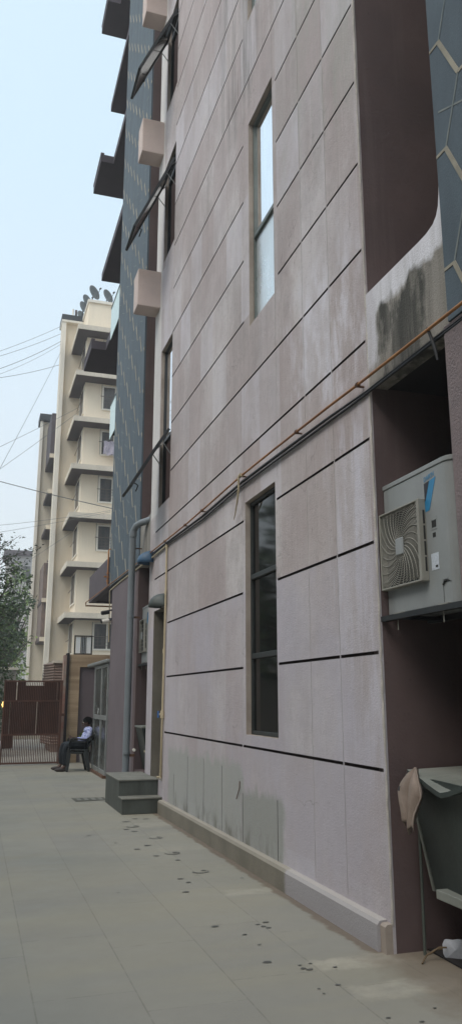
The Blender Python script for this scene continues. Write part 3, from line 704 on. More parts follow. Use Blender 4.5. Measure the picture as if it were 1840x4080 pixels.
# ================================================================== AIR CONDITIONERS
def ac_unit(y0, y1, z0, z1, label, full=True):
    """face looks towards -x; y1 is the far end"""
    t = thing('air_conditioner', (2.75, (y0 + y1) / 2, z0), label, 'air conditioner', 'outdoor air conditioner units in the recesses')
    X = 2.585; r = .09; xb = 2.93
    n = 6
    prof = [(X, y1)] + [(X + r - r * math.cos(a), y0 + r - r * math.sin(a)) for a in [math.pi / 2 * k / n for k in range(n + 1)]] + [(xb, y0), (xb, y1)]
    MB().prism(prof, 2, z0 + .01, z1 - .02).build('casing', M['acbody'], t, .004)
    lid = [(X - .006, y1 + .004)] + [(X - .006 + r - r * math.cos(a), y0 - .006 + r - r * math.sin(a)) for a in [math.pi / 2 * k / n for k in range(n + 1)]] + [(xb + .004, y0 - .006), (xb + .004, y1 + .004)]
    MB().prism(lid, 2, z1 - .019, z1 + .012).build('lid', M['acbody'], t, .004)
    w = y1 - y0; h = z1 - z0
    gy0, gy1 = y1 - w * .635, y1 - w * .005; gz0, gz1 = z0 + h * .19, z0 + h * .775
    gc = ((gy0 + gy1) / 2, (gz0 + gz1) / 2)
    gx = X - .045
    f = MB(); bw = .012
    f.box(gx - .006, X, gy0, gy0 + .030, gz0, gz1).box(gx - .004, X, gy1 - bw, gy1, gz0, gz1).box(gx - .004, X, gy0 + .030, gy1 - bw, gz1 - bw, gz1).box(gx - .004, X, gy0 + .030, gy1 - bw, gz0, gz0 + bw)
    go = f.build('fan_grille', M['acgrille'], t, .003)
    B(X - .004, X - .001, gy0 + .03, gy1 - bw, gz0 + bw, gz1 - bw).build('fan_opening', M['acdark'], go)
    hy, hz = (gy1 - gy0) / 2 - .012, (gz1 - gz0) / 2 - .010
    g2 = MB()
    if full:
        for k in range(1, 22):           # concentric rings clipped to the square
            q = .05 + k * .0125
            run = []
            def flush(run):
                if len(run) > 1: g2.tube(run, .0022, 5, caps=False)
            for s_ in range(73):
                a = 2 * math.pi * s_ / 72
                yy = q * 1.0 * math.cos(a) * .95; z_ = q * 1.15 * math.sin(a)
                if abs(yy) < hy and abs(z_) < hz: run.append((gx + .004, gc[0] + yy, gc[1] + z_))
                else: flush(run); run = []
            flush(run)
        for k in range(26):              # swirling radial ribs
            a0 = 2 * math.pi * k / 26; run = []
            for s_ in range(14):
                q = .045 + s_ * .024; a = a0 + s_ * .075
                yy = q * .95 * math.cos(a); z_ = q * 1.15 * math.sin(a)
                if abs(yy) < hy and abs(z_) < hz: run.append((gx + .001, gc[0] + yy, gc[1] + z_))
                else: break
            if len(run) > 1: g2.tube(run, .0024, 5, caps=False)
    else:
        for k in range(9):
            z_ = gz0 + (gz1 - gz0) * (k + .5) / 9; g2.tube([(gx + .004, gy0 + .03, z_), (gx + .004, gy1 - bw, z_)], .003, 5)
    g2.build('guard_rings', M['acgrille'], go)
    B(gx - .008, gx + .008, gc[0] - .045, gc[0] + .045, gc[1] - .055, gc[1] + .055).build('hub_plate', M['acbody'], go, .006)
    sl = MB()
    for k in range(4):
        za = gz0 + .06 + k * (gz1 - gz0 - .12) / 4
        sl.box(gx + .022, X - .010, gy0 - .0015, gy0 + .001, za, za + (gz1 - gz0 - .12) / 4 - .012)
    sl.build('side_slot', M['acdark'], go)
    # marks on the casing: slanted two-colour flag emblem with its lettering above
    ly = gy0 - .03; s1 = (gy0 - y0 - .10)
    e = MB(); xx = X - .0015
    def q(mb, pts_, mi=0, x_=xx): mb.add([(x_, ly - p[0], p[1]) for p in pts_], [tuple(range(len(pts_)))], mi)
    zt = z1 - h * .12
    q(e, [(-.03, zt), (.105, zt + .018), (.018, zt - .175), (-.03, zt - .18)], 0)
    q(e, [(-.03, zt + .002), (.032, zt + .008), (-.022, zt - .11), (-.03, zt - .11)], 1, xx - .001)
    e.build('emblem', [M['acblue'], M['acnavy']], t)
    if full:
        c = bpy.data.curves.new('lettering', 'FONT'); c.body = 'DAIKIN'; c.size = .044; c.extrude = .0004; c.align_x = 'LEFT'
        tmp = bpy.data.objects.new('tmp', c); C.objects.link(tmp)
        bpy.context.view_layer.update(); dg = bpy.context.evaluated_depsgraph_get()
        me = bpy.data.meshes.new_from_object(tmp.evaluated_get(dg)); bpy.data.objects.remove(tmp)
        lo = bpy.data.objects.new('lettering', me); C.objects.link(lo); lo.parent = t; me.materials.append(M['acblue'])
        off = wloc(t)
        for v in me.vertices:
            x_, y_, z_ = v.co; v.co = Vector((X - .002 - z_, ly + .03 - x_ * .80, zt + .012 + y_ * 1. + x_ * .10)) - off
        rb = MB().box(X - .003, X, ly - .085, ly - .025, z0 + h * .600, z0 + h * .622).box(X - .003, X, ly - .085, ly - .025, z0 + h * .535, z0 + h * .545)
        rb.box(X - .002, X, ly - .078, ly - .032, z0 + h * .55, z0 + h * .595, 1)
        rb.build('recessed_handle', [M['acbody'], M['acdark']], t)
        B(X - .0015, X, ly - .068, ly - .036, z0 + h * .48, z0 + h * .512).build('sticker', M['acdark'], t)
        st = B(X - .0015, X, ly - .085, ly - .005, z0 + h * .255, z0 + h * .37).build('sticker', M['label'], t)
        kx = MB().box(X - .003, X - .0015, ly - .075, ly - .05, z0 + h * .27, z0 + h * .285)
        kx.build('print', M['acdark'], st)
        cv = MB().box(X - .002, X + .0, ly - .118, ly - .116, z0 + .02, z0 + h * .155).box(X - .002, X, ly - .20, ly - .118, z0 + h * .155, z0 + h * .158)
        cv.box(X - .005, X, ly - .17, ly - .118, z0 + h * .175, z0 + h * .18, 1)
        cv.tube([(X - .004, ly - .118, z0 + h * .14), (X - .006, ly - .14, z0 + h * .165), (X + .01, ly - .20, z0 + h * .16), (X + .16, y0 - .01, z0 + h * .16)], .006, 6)
        cv.build('service_cover', [M['acdark'], M['acbody']], t)
    return t
ac_unit(3.84, 4.655, 2.03, 2.91, 'large grey outdoor air conditioner with square fan grille in the near dark recess')
ac_unit(12.33, 12.95, 2.06, 2.97, 'grey outdoor air conditioner seen edge-on in the far recess behind the drainpipe', full=False)
def shelf(y0, y1, z, label):
    t = thing('wall_bracket', (2.7, (y0 + y1) / 2, z), label, 'bracket', 'steel shelves under the air conditioners')
    m_ = MB().box(2.53, 2.57, y0, y1, z - .035, z - .001).box(2.88, 2.92, y0, y1, z - .035, z - .001)
    m_.box(2.57, 2.88, y0 + .12, y0 + .16, z - .03, z - .005).box(2.57, 2.88, y1 - .16, y1 - .12, z - .03, z - .005)
    m_.build('angle_frame', M['dframe'], t)
    for ya in (y0 + .2, y1 - .22):
        MB().box(2.56, 2.66, ya, ya + .1, z, z + .012).build('mounting_foot', M['acgrille'], t); MB().tube([(2.56, ya + .05, z - .10), (2.56, ya + .05, z - .001)], .004, 6).build('bolt', M['acgrille'], t)
shelf(3.72, 4.668, 2.03, 'dark steel shelf carrying the near air conditioner')
shelf(12.2, 12.965, 2.05, 'dark steel shelf carrying the far air conditioner')

# ================================================================== counters in the recesses
ct = thing('stone_counter', (2.7, 4.2, 0), 'grey-green marble counter on a slanting dark panel in the near recess', 'counter')
edge = [(2.583, 4.52, 1.073), (2.555, 4.40, 1.062), (2.53, 4.28, 1.045), (2.515, 4.17, 1.020), (2.50, 4.06, .998), (2.495, 4.015, .992), (2.50, 3.95, 1.005), (2.505, 3.80, 1.052), (2.51, 3.73, 1.07)]
back = [(3.1, 4.665 - .93 * i / 8, 1.073) for i in range(9)]
mb = MB()
for dz, mi in ((0, 0), (-.028, 1)):
    vs = [(p[0], p[1], p[2] + dz) for p in edge] + [(p[0], p[1], p[2] + dz) for p in back]
    mb.add(vs, [(i, i + 1, 10 + i, 9 + i) for i in range(8)], mi)
vs = [p for p in edge] + [(p[0], p[1], p[2] - .028) for p in edge]
mb.add(vs, [(i, i + 9, i + 10, i + 1) for i in range(8)], 1)
mb.build('counter_top', [M['marble'], M['marbled']], ct)
mb = MB()
top = [(2.590, 4.51, 1.045), (2.55, 3.72, 1.03)]; bot = [(2.722, 4.49, .37), (2.66, 3.72, .37)]
P = [top[0], top[1], bot[1], bot[0]]
mb.add(P + [(p[0] + .02, p[1], p[2]) for p in P], [(0, 3, 2, 1), (4, 5, 6, 7), (0, 1, 5, 4), (1, 2, 6, 5), (2, 3, 7, 6), (3, 0, 4, 7)])
mb.build('front_panel', M['marbled'], ct)
mb = MB(); P = [(2.590, 4.53, 1.045), (3.1, 4.53, 1.045), (3.1, 4.51, .37), (2.722, 4.51, .37)]
mb.add(P + [(p[0], p[1] + .02, p[2]) for p in P], [(0, 1, 2, 3), (4, 7, 6, 5), (0, 4, 5, 1), (1, 5, 6, 2), (2, 6, 7, 3), (3, 7, 4, 0)])
mb.build('side_panel', M['marble'], ct)
B(2.625, 3.1, 3.72, 4.33, .375, .425).build('lower_shelf', M['marble'], ct, .004)
MB().tube([(2.69, 4.60, .0), (2.70, 4.61, .35), (2.715, 4.63, 1.03)], .010, 8).build('support_rod', M['cond'], ct)
ct2 = thing('stone_counter', (2.7, 12.7, 0), 'dark wedge-shaped stone counter in the far recess above the steps', 'counter')
MB().prism([(2.515, 1.055), (3.1, 1.055), (3.1, .42), (2.648, .42)], 1, 12.40, 12.93).build('front_panel', M['marbled'], ct2)
B(2.50, 3.1, 12.36, 12.95, 1.056, 1.085).build('counter_top', M['marble'], ct2, .004)
B(2.55, 2.62, 12.34, 12.40, .70, .73).build('tap', M['cream'], ct2)
B(2.52, 3.4, 12.39, 12.965, .0, .405).build('base', M['maroon'], ct2)
# cloth on the counter corner
cl = MB(); nU, nV = 14, 22
def clothpt(u, v):
    # u across, v down; gathered at the top, folded points below
    wdt = .014 + .125 * min(1, v * 2.2) ** .8
    y = 4.36 + (u - .5) * -wdt * 2.0 * (.9 + .3 * math.sin(v * 5))
    x = 2.555 - .045 * math.sin(min(v, .35) / .35 * math.pi / 2) + .020 * math.sin(u * 15 + v * 3) * min(1, v * 3) + .01 * math.sin(u * 31)
    zb = .40 * (1 - .22 * abs(math.sin(u * 5.2 + .7)) - .06 * u)
    return (x - .02 * u * v, y, 1.098 - v * zb - .02 * (1 - min(1, v * 8)) * abs(u - .5))
vs = [clothpt(i / nU, j / nV) for j in range(nV + 1) for i in range(nU + 1)]
fs = [(j * (nU + 1) + i, j * (nU + 1) + i + 1, (j + 1) * (nU + 1) + i + 1, (j + 1) * (nU + 1) + i) for j in range(nV) for i in range(nU)]
cl.add(vs, fs, 0, True)
cm_ = [0] * len(fs)
for k, (j, i) in enumerate([(j, i) for j in range(nV) for i in range(nU)]):
    if j in (8, 9) and i < 3 or j == 13 and i < 2: cl.m[k] = 1
co = cl.build('hanging_cloth', [M['cloth'], M['black']]); s = co.modifiers.new('thick', 'SOLIDIFY'); s.thickness = .006
tag(co, 'beige rag with a black stripe hung over the marble counter corner', 'cloth')
pk = MB(); random.seed(3)
n = 7
vs = []
for j in range(2):
    for a in range(n * 2):
        t = 2 * math.pi * a / (n * 2); sq = 1 / max(abs(math.cos(t)), abs(math.sin(t)))
        vs.append((2.80 + .05 * math.cos(t) * sq * random.uniform(.9, 1.05) + .02 * j, 4.47 - .038 * math.cos(t) * sq, .058 + .052 * math.sin(t) * sq * random.uniform(.9, 1.05)))
for k in range(n * 2): vs[k] = (vs[k][0], vs[k][1] - .012, vs[k][2])
vs += [(2.80, 4.44, .06), (2.82, 4.50, .06)]
N2 = n * 2
pk.add(vs, [(k, (k + 1) % N2, 2 * N2) for k in range(N2)] + [(N2 + (k + 1) % N2, N2 + k, 2 * N2 + 1) for k in range(N2)] + [(k, N2 + k, N2 + (k + 1) % N2, (k + 1) % N2) for k in range(N2)])
tag(pk.build('plastic_packet', M['paper']), 'crumpled pale blue-white plastic packet lying on the recess floor', 'packet')
tw = MB().tube([(2.58, 4.45, .006), (2.64, 4.50, .03), (2.70, 4.50, .055), (2.78, 4.52, .05), (2.92, 4.5, .03), (3.0, 4.45, .02)], .005, 6).tube([(2.66, 4.50, .035), (2.71, 4.47, .075), (2.76, 4.47, .07)], .005, 6)
tag(tw.build('dry_twig', M['twig']), 'dry bent twig on the ground beside the plastic packet', 'twig')

# ================================================================== cameras on the purple wall corner
def cctv(y, z, m, label, dx=-.16):
    t = thing('security_camera', (2.45, y, z), label, 'security camera', 'security cameras on the purple wall corner')
    MB().tube([(2.50, y, z + .05), (2.44, y, z + .04), (2.42, y, z)], .018, 8).build('arm', M['slab'], t)
    MB().tube([(2.44, y, z + .01), (2.30, y - .03, z - .02)], .042, 12).build('camera_body', m, t)
    MB().tube([(2.30, y - .03, z - .02), (2.285, y - .033, z - .023)], .036, 12).build('lens', M['black'], t)
cctv(15.62, 3.17, M['black'], 'black bullet security camera, the upper one on the purple wall corner')
cctv(15.62, 3.00, M['cwhite'], 'white bullet security camera, the lower one on the purple wall corner')

# ================================================================== GATE
gt = thing('metal_gate', (1.33, 19.5, 0), 'dark red-brown iron gate of upright bars backed with sheet strips', 'gate')
b_ = MB(); b_.box(.66, .70, 19.48, 19.52, 0.02, 1.93).box(1.96, 2.01, 19.48, 19.52, .02, 1.93)
for z in (1.90, 1.45, .685, .05): b_.box(.70, 1.96, 19.485, 19.515, z - .02, z + .02)
b_.build('gate_frame', M['gate'], gt)
b_ = MB(); k = 0; x = .72
while x < 1.95:
    b_.box(x, x + .018, 19.49, 19.508, .07, 1.425); b_.box(x + .004, x + .020, 19.491, 19.507, 1.475, 1.875); x += .0405
b_.build('gate_bars', M['gate'], gt)
random.seed(11)
sh = MB(); x = .70
while x < 1.955:
    w = random.uniform(.03, .22); x1 = min(x + w, 1.957)
    sh.box(x, x1, 19.518, 19.524, .70, 1.43)
    x = x1 + random.choice([.0, .0, .006, .012])
x = .70
while x < 1.955:
    w = random.uniform(.05, .3); x1 = min(x + w, 1.957)
    z1 = random.choice([1.88, 1.88, 1.88, 1.80]); sh.box(x, x1, 19.5185, 19.5235, 1.47, z1)
    x = x1 + random.choice([.0, .0, .008, .016])
sh.box(.70, .92, 19.5255, 19.529, .38, .70)
sh.build('backing_sheet', M['gsheet'], gt)
B(1.95, 2.09, 19.50, 19.53, 1.10, 1.16).build('latch', M['gate'], gt)
# lamp behind the gate's left edge
lp = thing('lantern', (.70, 20.4, 1.3), 'small glowing orange lantern on a thin post at the left edge of the gate', 'lamp')
MB().tube([(.72, 20.4, 0), (.72, 20.4, 1.26)], .015, 8).build('post', M['dframe'], lp)
MB().prism([(.655, 1.36), (.685, 1.44), (.71, 1.44), (.71, 1.28), (.68, 1.30)], 1, 20.36, 20.42).build('lamp_glass', M['lampm2'], lp)
B(.735, .77, 20.37, 20.42, 1.30, 1.41).build('lamp_glass', M['lampm'], lp)
B(.712, .732, 20.36, 20.42, 1.27, 1.44).build('lamp_frame', M['dframe'], lp)
# corrugated shed and clutter beyond the gate
cg = thing('corrugated_shed', (2.7, 24, 0), 'brown corrugated sheet shed beyond the gate, left of the stone wall', 'shed')
mb = MB()
for k in range(30):
    z = .2 + k * .078; mb.add([(2.20, 23.9, z), (2.52, 23.9, z), (2.52, 23.86, z + .039), (2.20, 23.86, z + .039)], [(0, 1, 2, 3)]); mb.add([(2.20, 23.86, z + .039), (2.52, 23.86, z + .039), (2.52, 23.9, z + .078), (2.20, 23.9, z + .078)], [(0, 1, 2, 3)])
    mb.add([(2.0, 25.2, z), (2.20, 23.9, z), (2.17, 23.86, z + .039), (1.97, 25.2, z + .039)], [(0, 1, 2, 3)]); mb.add([(1.97, 25.2, z + .039), (2.17, 23.86, z + .039), (2.20, 23.9, z + .078), (2.0, 25.2, z + .078)], [(0, 1, 2, 3)])
mb.box(2.20, 4.5, 23.92, 26, .0, 2.5)
mb.build('corrugated_wall', M['corr'], cg)
B(2.15, 4.4, 23.8, 26, 2.52, 2.60).build('shed_roof', M['chajja'], cg)
cw = thing('compound_wall', (.6, 31, 0), 'grey stained compound wall across the street beyond the gate', 'wall')
B(-14, 1.45, 31, 31.2, 0, 2.55).build('wall_panel', M['greyb'], cw); B(-14, 1.5, 30.95, 31.25, 2.551, 2.64).build('coping', M['chajja'], cw)
pl_ = thing('planter_wall', (3.0, 31.5, 0), 'low cream wall under the pale apartment tower beyond the gate', 'wall')
B(1.55, 3.2, 32, 32.3, 0, 2.0).build('wall_panel', M['cwall2'], pl_); B(1.5, 3.2, 31.95, 32.35, 2.0, 2.12).build('coping', M['cwhite'], pl_)
B(2.42, 2.95, 30.0, 30.2, 0, 2.45).build('gate_pillar', M['cwhite'], pl_)
# parked scooter behind the booth
sc = thing('parked_scooter', (2.78, 18.9, 0), 'black scooter mostly hidden behind the glass door', 'scooter')
for y in (18.5, 19.5):
    MB().tube([(2.74, y, .26), (2.82, y, .26)], .25, 18).build('wheel', M['black'], sc)
MB().prism([(18.45, .35), (18.6, .75), (18.9, .72), (19.15, .35), (19.35, .35), (19.45, .90), (19.36, .98), (19.2, .5), (19.0, .28), (18.6, .28)], 0, 2.68, 2.88).build('bodywork', M['shoe'], sc, .02)
B(2.68, 2.88, 18.45, 19.05, .76, .84).build('saddle', M['black'], sc, .02)
MB().tube([(2.50, 19.28, 1.02), (2.62, 19.38, 1.03), (2.94, 19.38, 1.03), (3.04, 19.28, 1.02)], .018, 8).build('handlebar', M['black'], sc)

# ================================================================== FOLIAGE
def leaves(mb, pts, size, mi=0, rnd=random):
    for p in pts:
        a = Vector((rnd.gauss(0, 1), rnd.gauss(0, 1), rnd.gauss(0, .6))).normalized()
        b = a.cross(Vector((rnd.gauss(0, 1), rnd.gauss(0, 1), rnd.gauss(0, 1)))).normalized()
        s = size * rnd.uniform(.6, 1.3); p = Vector(p)
        mb.add([p - a * s, p + b * s * .42, p + a * s, p - b * s * .42], [(0, 1, 2, 3)], mi)
def crown_pts(clumps, n, rnd):
    out = []
    for (c, r) in clumps:
        k = max(4, int(n * r[0] * r[1] * r[2]))
        for _ in range(k):
            while True:
                d = Vector((rnd.uniform(-1, 1), rnd.uniform(-1, 1), rnd.uniform(-1, 1)))
                if .25 < d.length < 1: break
            d = d.normalized() * d.length ** .5
            out.append((c[0] + d.x * r[0], c[1] + d.y * r[1], c[2] + d.z * r[2]))
    return out
def tree(name, base, hgt, crown_c, crown_r, nclump, dens, leaf, mats_, label, group, seed=1, tr=.16):
    rnd = random.Random(seed)
    t = thing(name, base, label, 'tree', group)
    tk = MB(); top_ = Vector(crown_c)
    mid = Vector(base).lerp(top_, .5) + Vector((rnd.uniform(-.3, .3), rnd.uniform(-.3, .3), 0))
    tk.tube([Vector(base), mid, top_], [tr, tr * .7, tr * .3], 8)
    cl_ = []
    for k in range(nclump):
        a = rnd.uniform(0, 2 * math.pi); e = rnd.uniform(-1, 1); q = rnd.uniform(.35, 1.) ** .6
        c = Vector((crown_c[0] + crown_r[0] * q * math.cos(a) * math.sqrt(1 - e * e), crown_c[1] + crown_r[1] * q * math.sin(a) * math.sqrt(1 - e * e), crown_c[2] + crown_r[2] * q * e))
        s = rnd.uniform(.16, .34) * crown_r[0]; cl_.append((c, (s * 1.2, s * 1.2, s * .8)))
        tk.tube([mid.lerp(top_, rnd.uniform(0, .8)), mid.lerp(c, .6) + Vector((0, 0, .1)), c], [tr * .35, tr * .2, tr * .08], 5)
    tk.build('trunk', M['bark'], t)
    cr = MB(); ps = crown_pts(cl_, dens, rnd); h1 = int(len(ps) * .55)
    rnd.shuffle(ps)
    leaves(cr, ps[:h1], leaf, 0, rnd); leaves(cr, ps[h1:], leaf, 1, rnd)
    cr.build('crown', mats_, t)
    return t
TG = 'trees beyond the gate'
tree('broadleaf_tree', (-.6, 25.5, 0), 7, (-.65, 25.5, 4.1), (1.75, 1.9, 2.5), 60, 900, .075, [M['leafd'], M['leafm']], 'dark broadleaf tree with loose outer twigs, nearest beyond the gate on the left', TG, 5, .14)
tree('broadleaf_tree', (.3, 38, 0), 8, (.2, 38, 4.6), (2.1, 2.2, 2.6), 40, 420, .12, [M['leafd'], M['leafm']], 'dense dark green tree over the compound wall beyond the gate', TG, 8, .18)
tree('broadleaf_tree', (1.2, 62, 0), 11, (2.7, 62, 6.9), (1.9, 3, 4.6), 60, 170, .2, [M['leafl'], M['leafm']], 'pale yellow-green tree beside the cream tower, farthest back', TG, 12, .22)
tree('broadleaf_tree', (.9, 46, 0), 8, (1.5, 46, 3.9), (1.5, 2, 2.3), 36, 300, .15, [M['leafm'], M['leafl']], 'rounded mid green tree low behind the compound wall', TG, 14, .2)
# sprays of leaves of the near tree reaching up into the sky are part of its crown: extra twig tree
rnd = random.Random(21)
tw_ = thing('leafy_branch', (0.5, 24, 0), 'sparse leafy tree top with dark leaves standing out against the pale sky', 'tree', TG)
tkb = MB(); crb = MB(); ps = []
base_ = Vector((-.9, 24.2, 0))
tkb.tube([base_, (-.6, 24.2, 3.5), (0.0, 24.1, 5.2)], [.09, .07, .03], 6)
for (sx, sz, ex, ez) in ((-.1, 4.9, 1.55, 5.95), (.0, 5.2, 1.0, 6.3), (-.1, 4.6, 1.2, 5.35), (.2, 5.3, .7, 6.1), (.0, 5.0, 1.0, 5.7), (-.3, 4.6, .9, 4.9), (-.2, 4.2, .85, 4.4), (.3, 5.5, .85, 5.5), (-.2, 5.2, .5, 6.35), (-.2, 4.0, 1.0, 3.9), (.1, 5.0, 1.25, 5.55)):
    p0 = Vector((sx, 24.1, sz)); p1 = Vector((ex, 24.1 + rnd.uniform(-.5, .5), ez)); pm = p0.lerp(p1, .5) + Vector((0, 0, .18))
    tkb.tube([p0, pm, p1], [.018, .011, .004], 5)
    for q in range(52):
        u = rnd.random() ** .6; v = p0.lerp(pm, u * 2) if u < .5 else pm.lerp(p1, u * 2 - 1)
        ps.append(v + Vector((rnd.gauss(0, .09), rnd.gauss(0, .12), rnd.gauss(-.02, .09))))
leaves(crb, ps, .055, 0, rnd)
tkb.build('trunk', M['bark'], tw_); crb.build('crown', M['leafd'], tw_)
for i, (x, y, z, r_, hh) in enumerate(((.30, 22.6, 1.2, .55, 1.2), (.55, 26.5, 1.6, .7, 1.3))):
    bs = thing('bush', (x, y, 0), ['dark green leafy bush just behind the gate at the left picture edge', 'taller mid green bush behind the gate, right of the dark one'][i], 'bush', 'bushes beyond the gate')
    MB().tube([(x, y, 0), (x, y, z)], .04, 6).build('stem', M['bark'], bs)
    lb = MB(); leaves(lb, crown_pts([(Vector((x, y, z)), (r_, r_, hh)), (Vector((x - .4, y, z - .2)), (r_, r_, hh * .8))], 2600, rnd), .06, 0, rnd); lb.build('foliage', M[('leafd', 'leafm')[i]], bs)
# shrub behind the booth
sh_ = thing('potted_shrub', (2.72, 19.2, 0), 'yellow-green potted shrub glimpsed behind the plastic chairs', 'plant')
MB().tube([(2.62, 19.75, 0), (2.62, 19.75, .26)], [.10, .13], 12).build('pot', M['greyb'], sh_)
lb = MB(); leaves(lb, crown_pts([(Vector((2.62, 19.75, .50)), (.17, .17, .28))], 26000, rnd), .03, 0, rnd); lb.build('foliage', M['leafl'], sh_)
# off-frame neighbours (seen only in the window reflections): tree row across the yard
for i, (x, y, r_, zc) in enumerate(((-5.5, 9, 1.8, 3.4), (-7, 17, 3., 4.6), (-5.3, 3.5, 1.7, 3.2))):
    tree('broadleaf_tree', (x, y, 0), 8, (x, y, zc), (r_, r_, 2.6), 22, 26, .30, [M['leafd'], M['leafm']], ['leafy tree on the far side of the yard, mirrored in the dark ground-floor window', 'leafy tree on the far side of the yard towards the gate', 'leafy tree on the far side of the yard nearest the viewer'][i], TG, 30 + i, .25)
yw = thing('yard_wall', (-6.5, 8, 0), 'plain grey boundary wall closing the yard on the left', 'wall')
B(-6.6, -6.4, -12, 19.5, 0, 2.0).build('wall_panel', M['greyb'], yw); B(-6.65, -6.35, -12, 19.5, 2.0, 2.08).build('coping', M['chajja'], yw)

for i, (x, y, r_) in enumerate(((-5.5, 25, 3.4), (-6.5, 32, 4.), (-7, 40, 4.4))):
    tree('broadleaf_tree', (x, y, 0), 8, (x, y, 5.8), (r_, r_, 4.6), 30, 12, .42, [M['leafd'], M['leafm']], ['tall dark street tree, nearest of the row mirrored in the ground-floor window', 'tall dark street tree, middle of the row mirrored in the ground-floor window', 'tall dark street tree, farthest of the row mirrored in the ground-floor window'][i], TG, 50 + i, .3)
nb = thing('neighbouring_block', (-11, 0, 0), 'dull grey block across the yard whose windows are mirrored in the ground-floor glass', 'building')
B(-16, -8, -16, 13.5, 0, 11.5).build('wall', M['greyb'], nb); B(-16.2, -7.8, -16.2, 13.7, 11.502, 11.8).build('roof', M['slab'], nb)
for y in range(-12, 13, 4):
    for z in (1.2, 4.4, 7.6): B(-7.998, -7.95, y, y + 1.6, z, z + 1.5).build('window', M['curtain'], nb)
# ================================================================== FAR CREAM TOWER
ft = thing('apartment_tower', (6.5, 44, 0), 'cream apartment tower with brown-soffited window canopies beyond the stone wall', 'building')
B(4.88, 14, 43.0, 52, 0, 22.49).build('front_wall', M['cwall'], ft)
B(3.60, 4.878, 45.7, 46.5, 2.9, 24.2).build('side_wall', M['cwall2'], ft)
B(3.58, 3.83, 45.45, 45.698, 2.6, 24.2).build('corner_pier', M['cwhite'], ft)
B(3.55, 4.95, 45.4, 46.6, 24.202, 24.34).build('parapet_coping', M['cwhite'], ft)
B(3.55, 4.9, 45.5, 47.0, 24.35, 24.75).build('dark_roof', M['rooft'], ft)
B(3.62, 4.87, 45.72, 46.5, .0, 2.88).build('base_wall', M['slab'], ft)
soff = [22.19, 19.36, 16.61, 13.83, 11.07, 8.37, 5.64]
for i, z in enumerate(soff):
    c = MB(); pr = [(4.21, 42.0), (14, 42.0), (14, 42.998), (4.878, 42.998), (4.878, 45.69), (4.21, 45.69)]
    c.prism(pr, 2, z + .012, z + .30)
    co = c.build('window_canopy', M['chajja'], ft)
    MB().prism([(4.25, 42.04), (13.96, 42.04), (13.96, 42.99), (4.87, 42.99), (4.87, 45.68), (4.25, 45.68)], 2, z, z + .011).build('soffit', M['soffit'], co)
    # front window
    z0, z1 = z - 1.52, z - .12; f = MB()
    x0, x1 = 5.95, 7.35
    f.box(x0 - .09, x0, 42.93, 42.999, z0 - .09, z1).box(x1, x1 + .09, 42.93, 42.999, z0 - .09, z1).box(x0, x1, 42.93, 42.999, z0 - .09, z0).box(x0, x1, 42.93, 42.999, z1 - .07, z1).box(6.60, 6.68, 42.93, 42.999, z0, z1 - .07)
    wo = f.build('window', M['cwhite'], ft)
    B(x0, 6.598, 42.975, 42.998, z0, z1 - .07).build('pane', M['curtain'], wo); B(6.682, x1, 42.975, 42.998, z0, z1 - .07).build('pane', M['curtain'], wo)
    gm = MB()
    gm.tube([(x0 - .22, 42.6, z0 + .62), (x1 + .1, 42.6, z0 + .62)], .022, 5).tube([(x0 - .16, 42.6, z0 - .15), (x0 - .16, 42.6, z1)], .014, 5)
    for q in range(1, 4): gm.tube([(x0, 42.88, z0 + q * .18), (x1, 42.88, z0 + q * .18)], .008, 4)
    for q in range(1, 6): gm.tube([(x0 + q * .2, 42.88, z0), (x0 + q * .2, 42.88, z0 + .8)], .006, 4)
    gm.build('window_grille', M['grillm'], wo)
    # side window
    f = MB().box(4.82, 4.8785, 43.25, 43.33, z0 - .3, z1).box(4.82, 4.8785, 45.2, 45.3, z0 - .3, z1).box(4.82, 4.8785, 43.33, 45.2, z0 - .3, z0 - .22)
    w2 = f.build('window', M['cwhite'], ft); B(4.86, 4.877, 43.33, 45.2, z0 - .22, z1).build('pane', M['curtain'], w2)
    MB().tube([(4.70, 43.2, z0 + .5), (4.70, 45.3, z0 + .5)], .018, 5).tube([(4.70, 43.3, z0 - .2), (4.70, 43.3, z1)], .012, 5).build('window_grille', M['grillm'], w2)
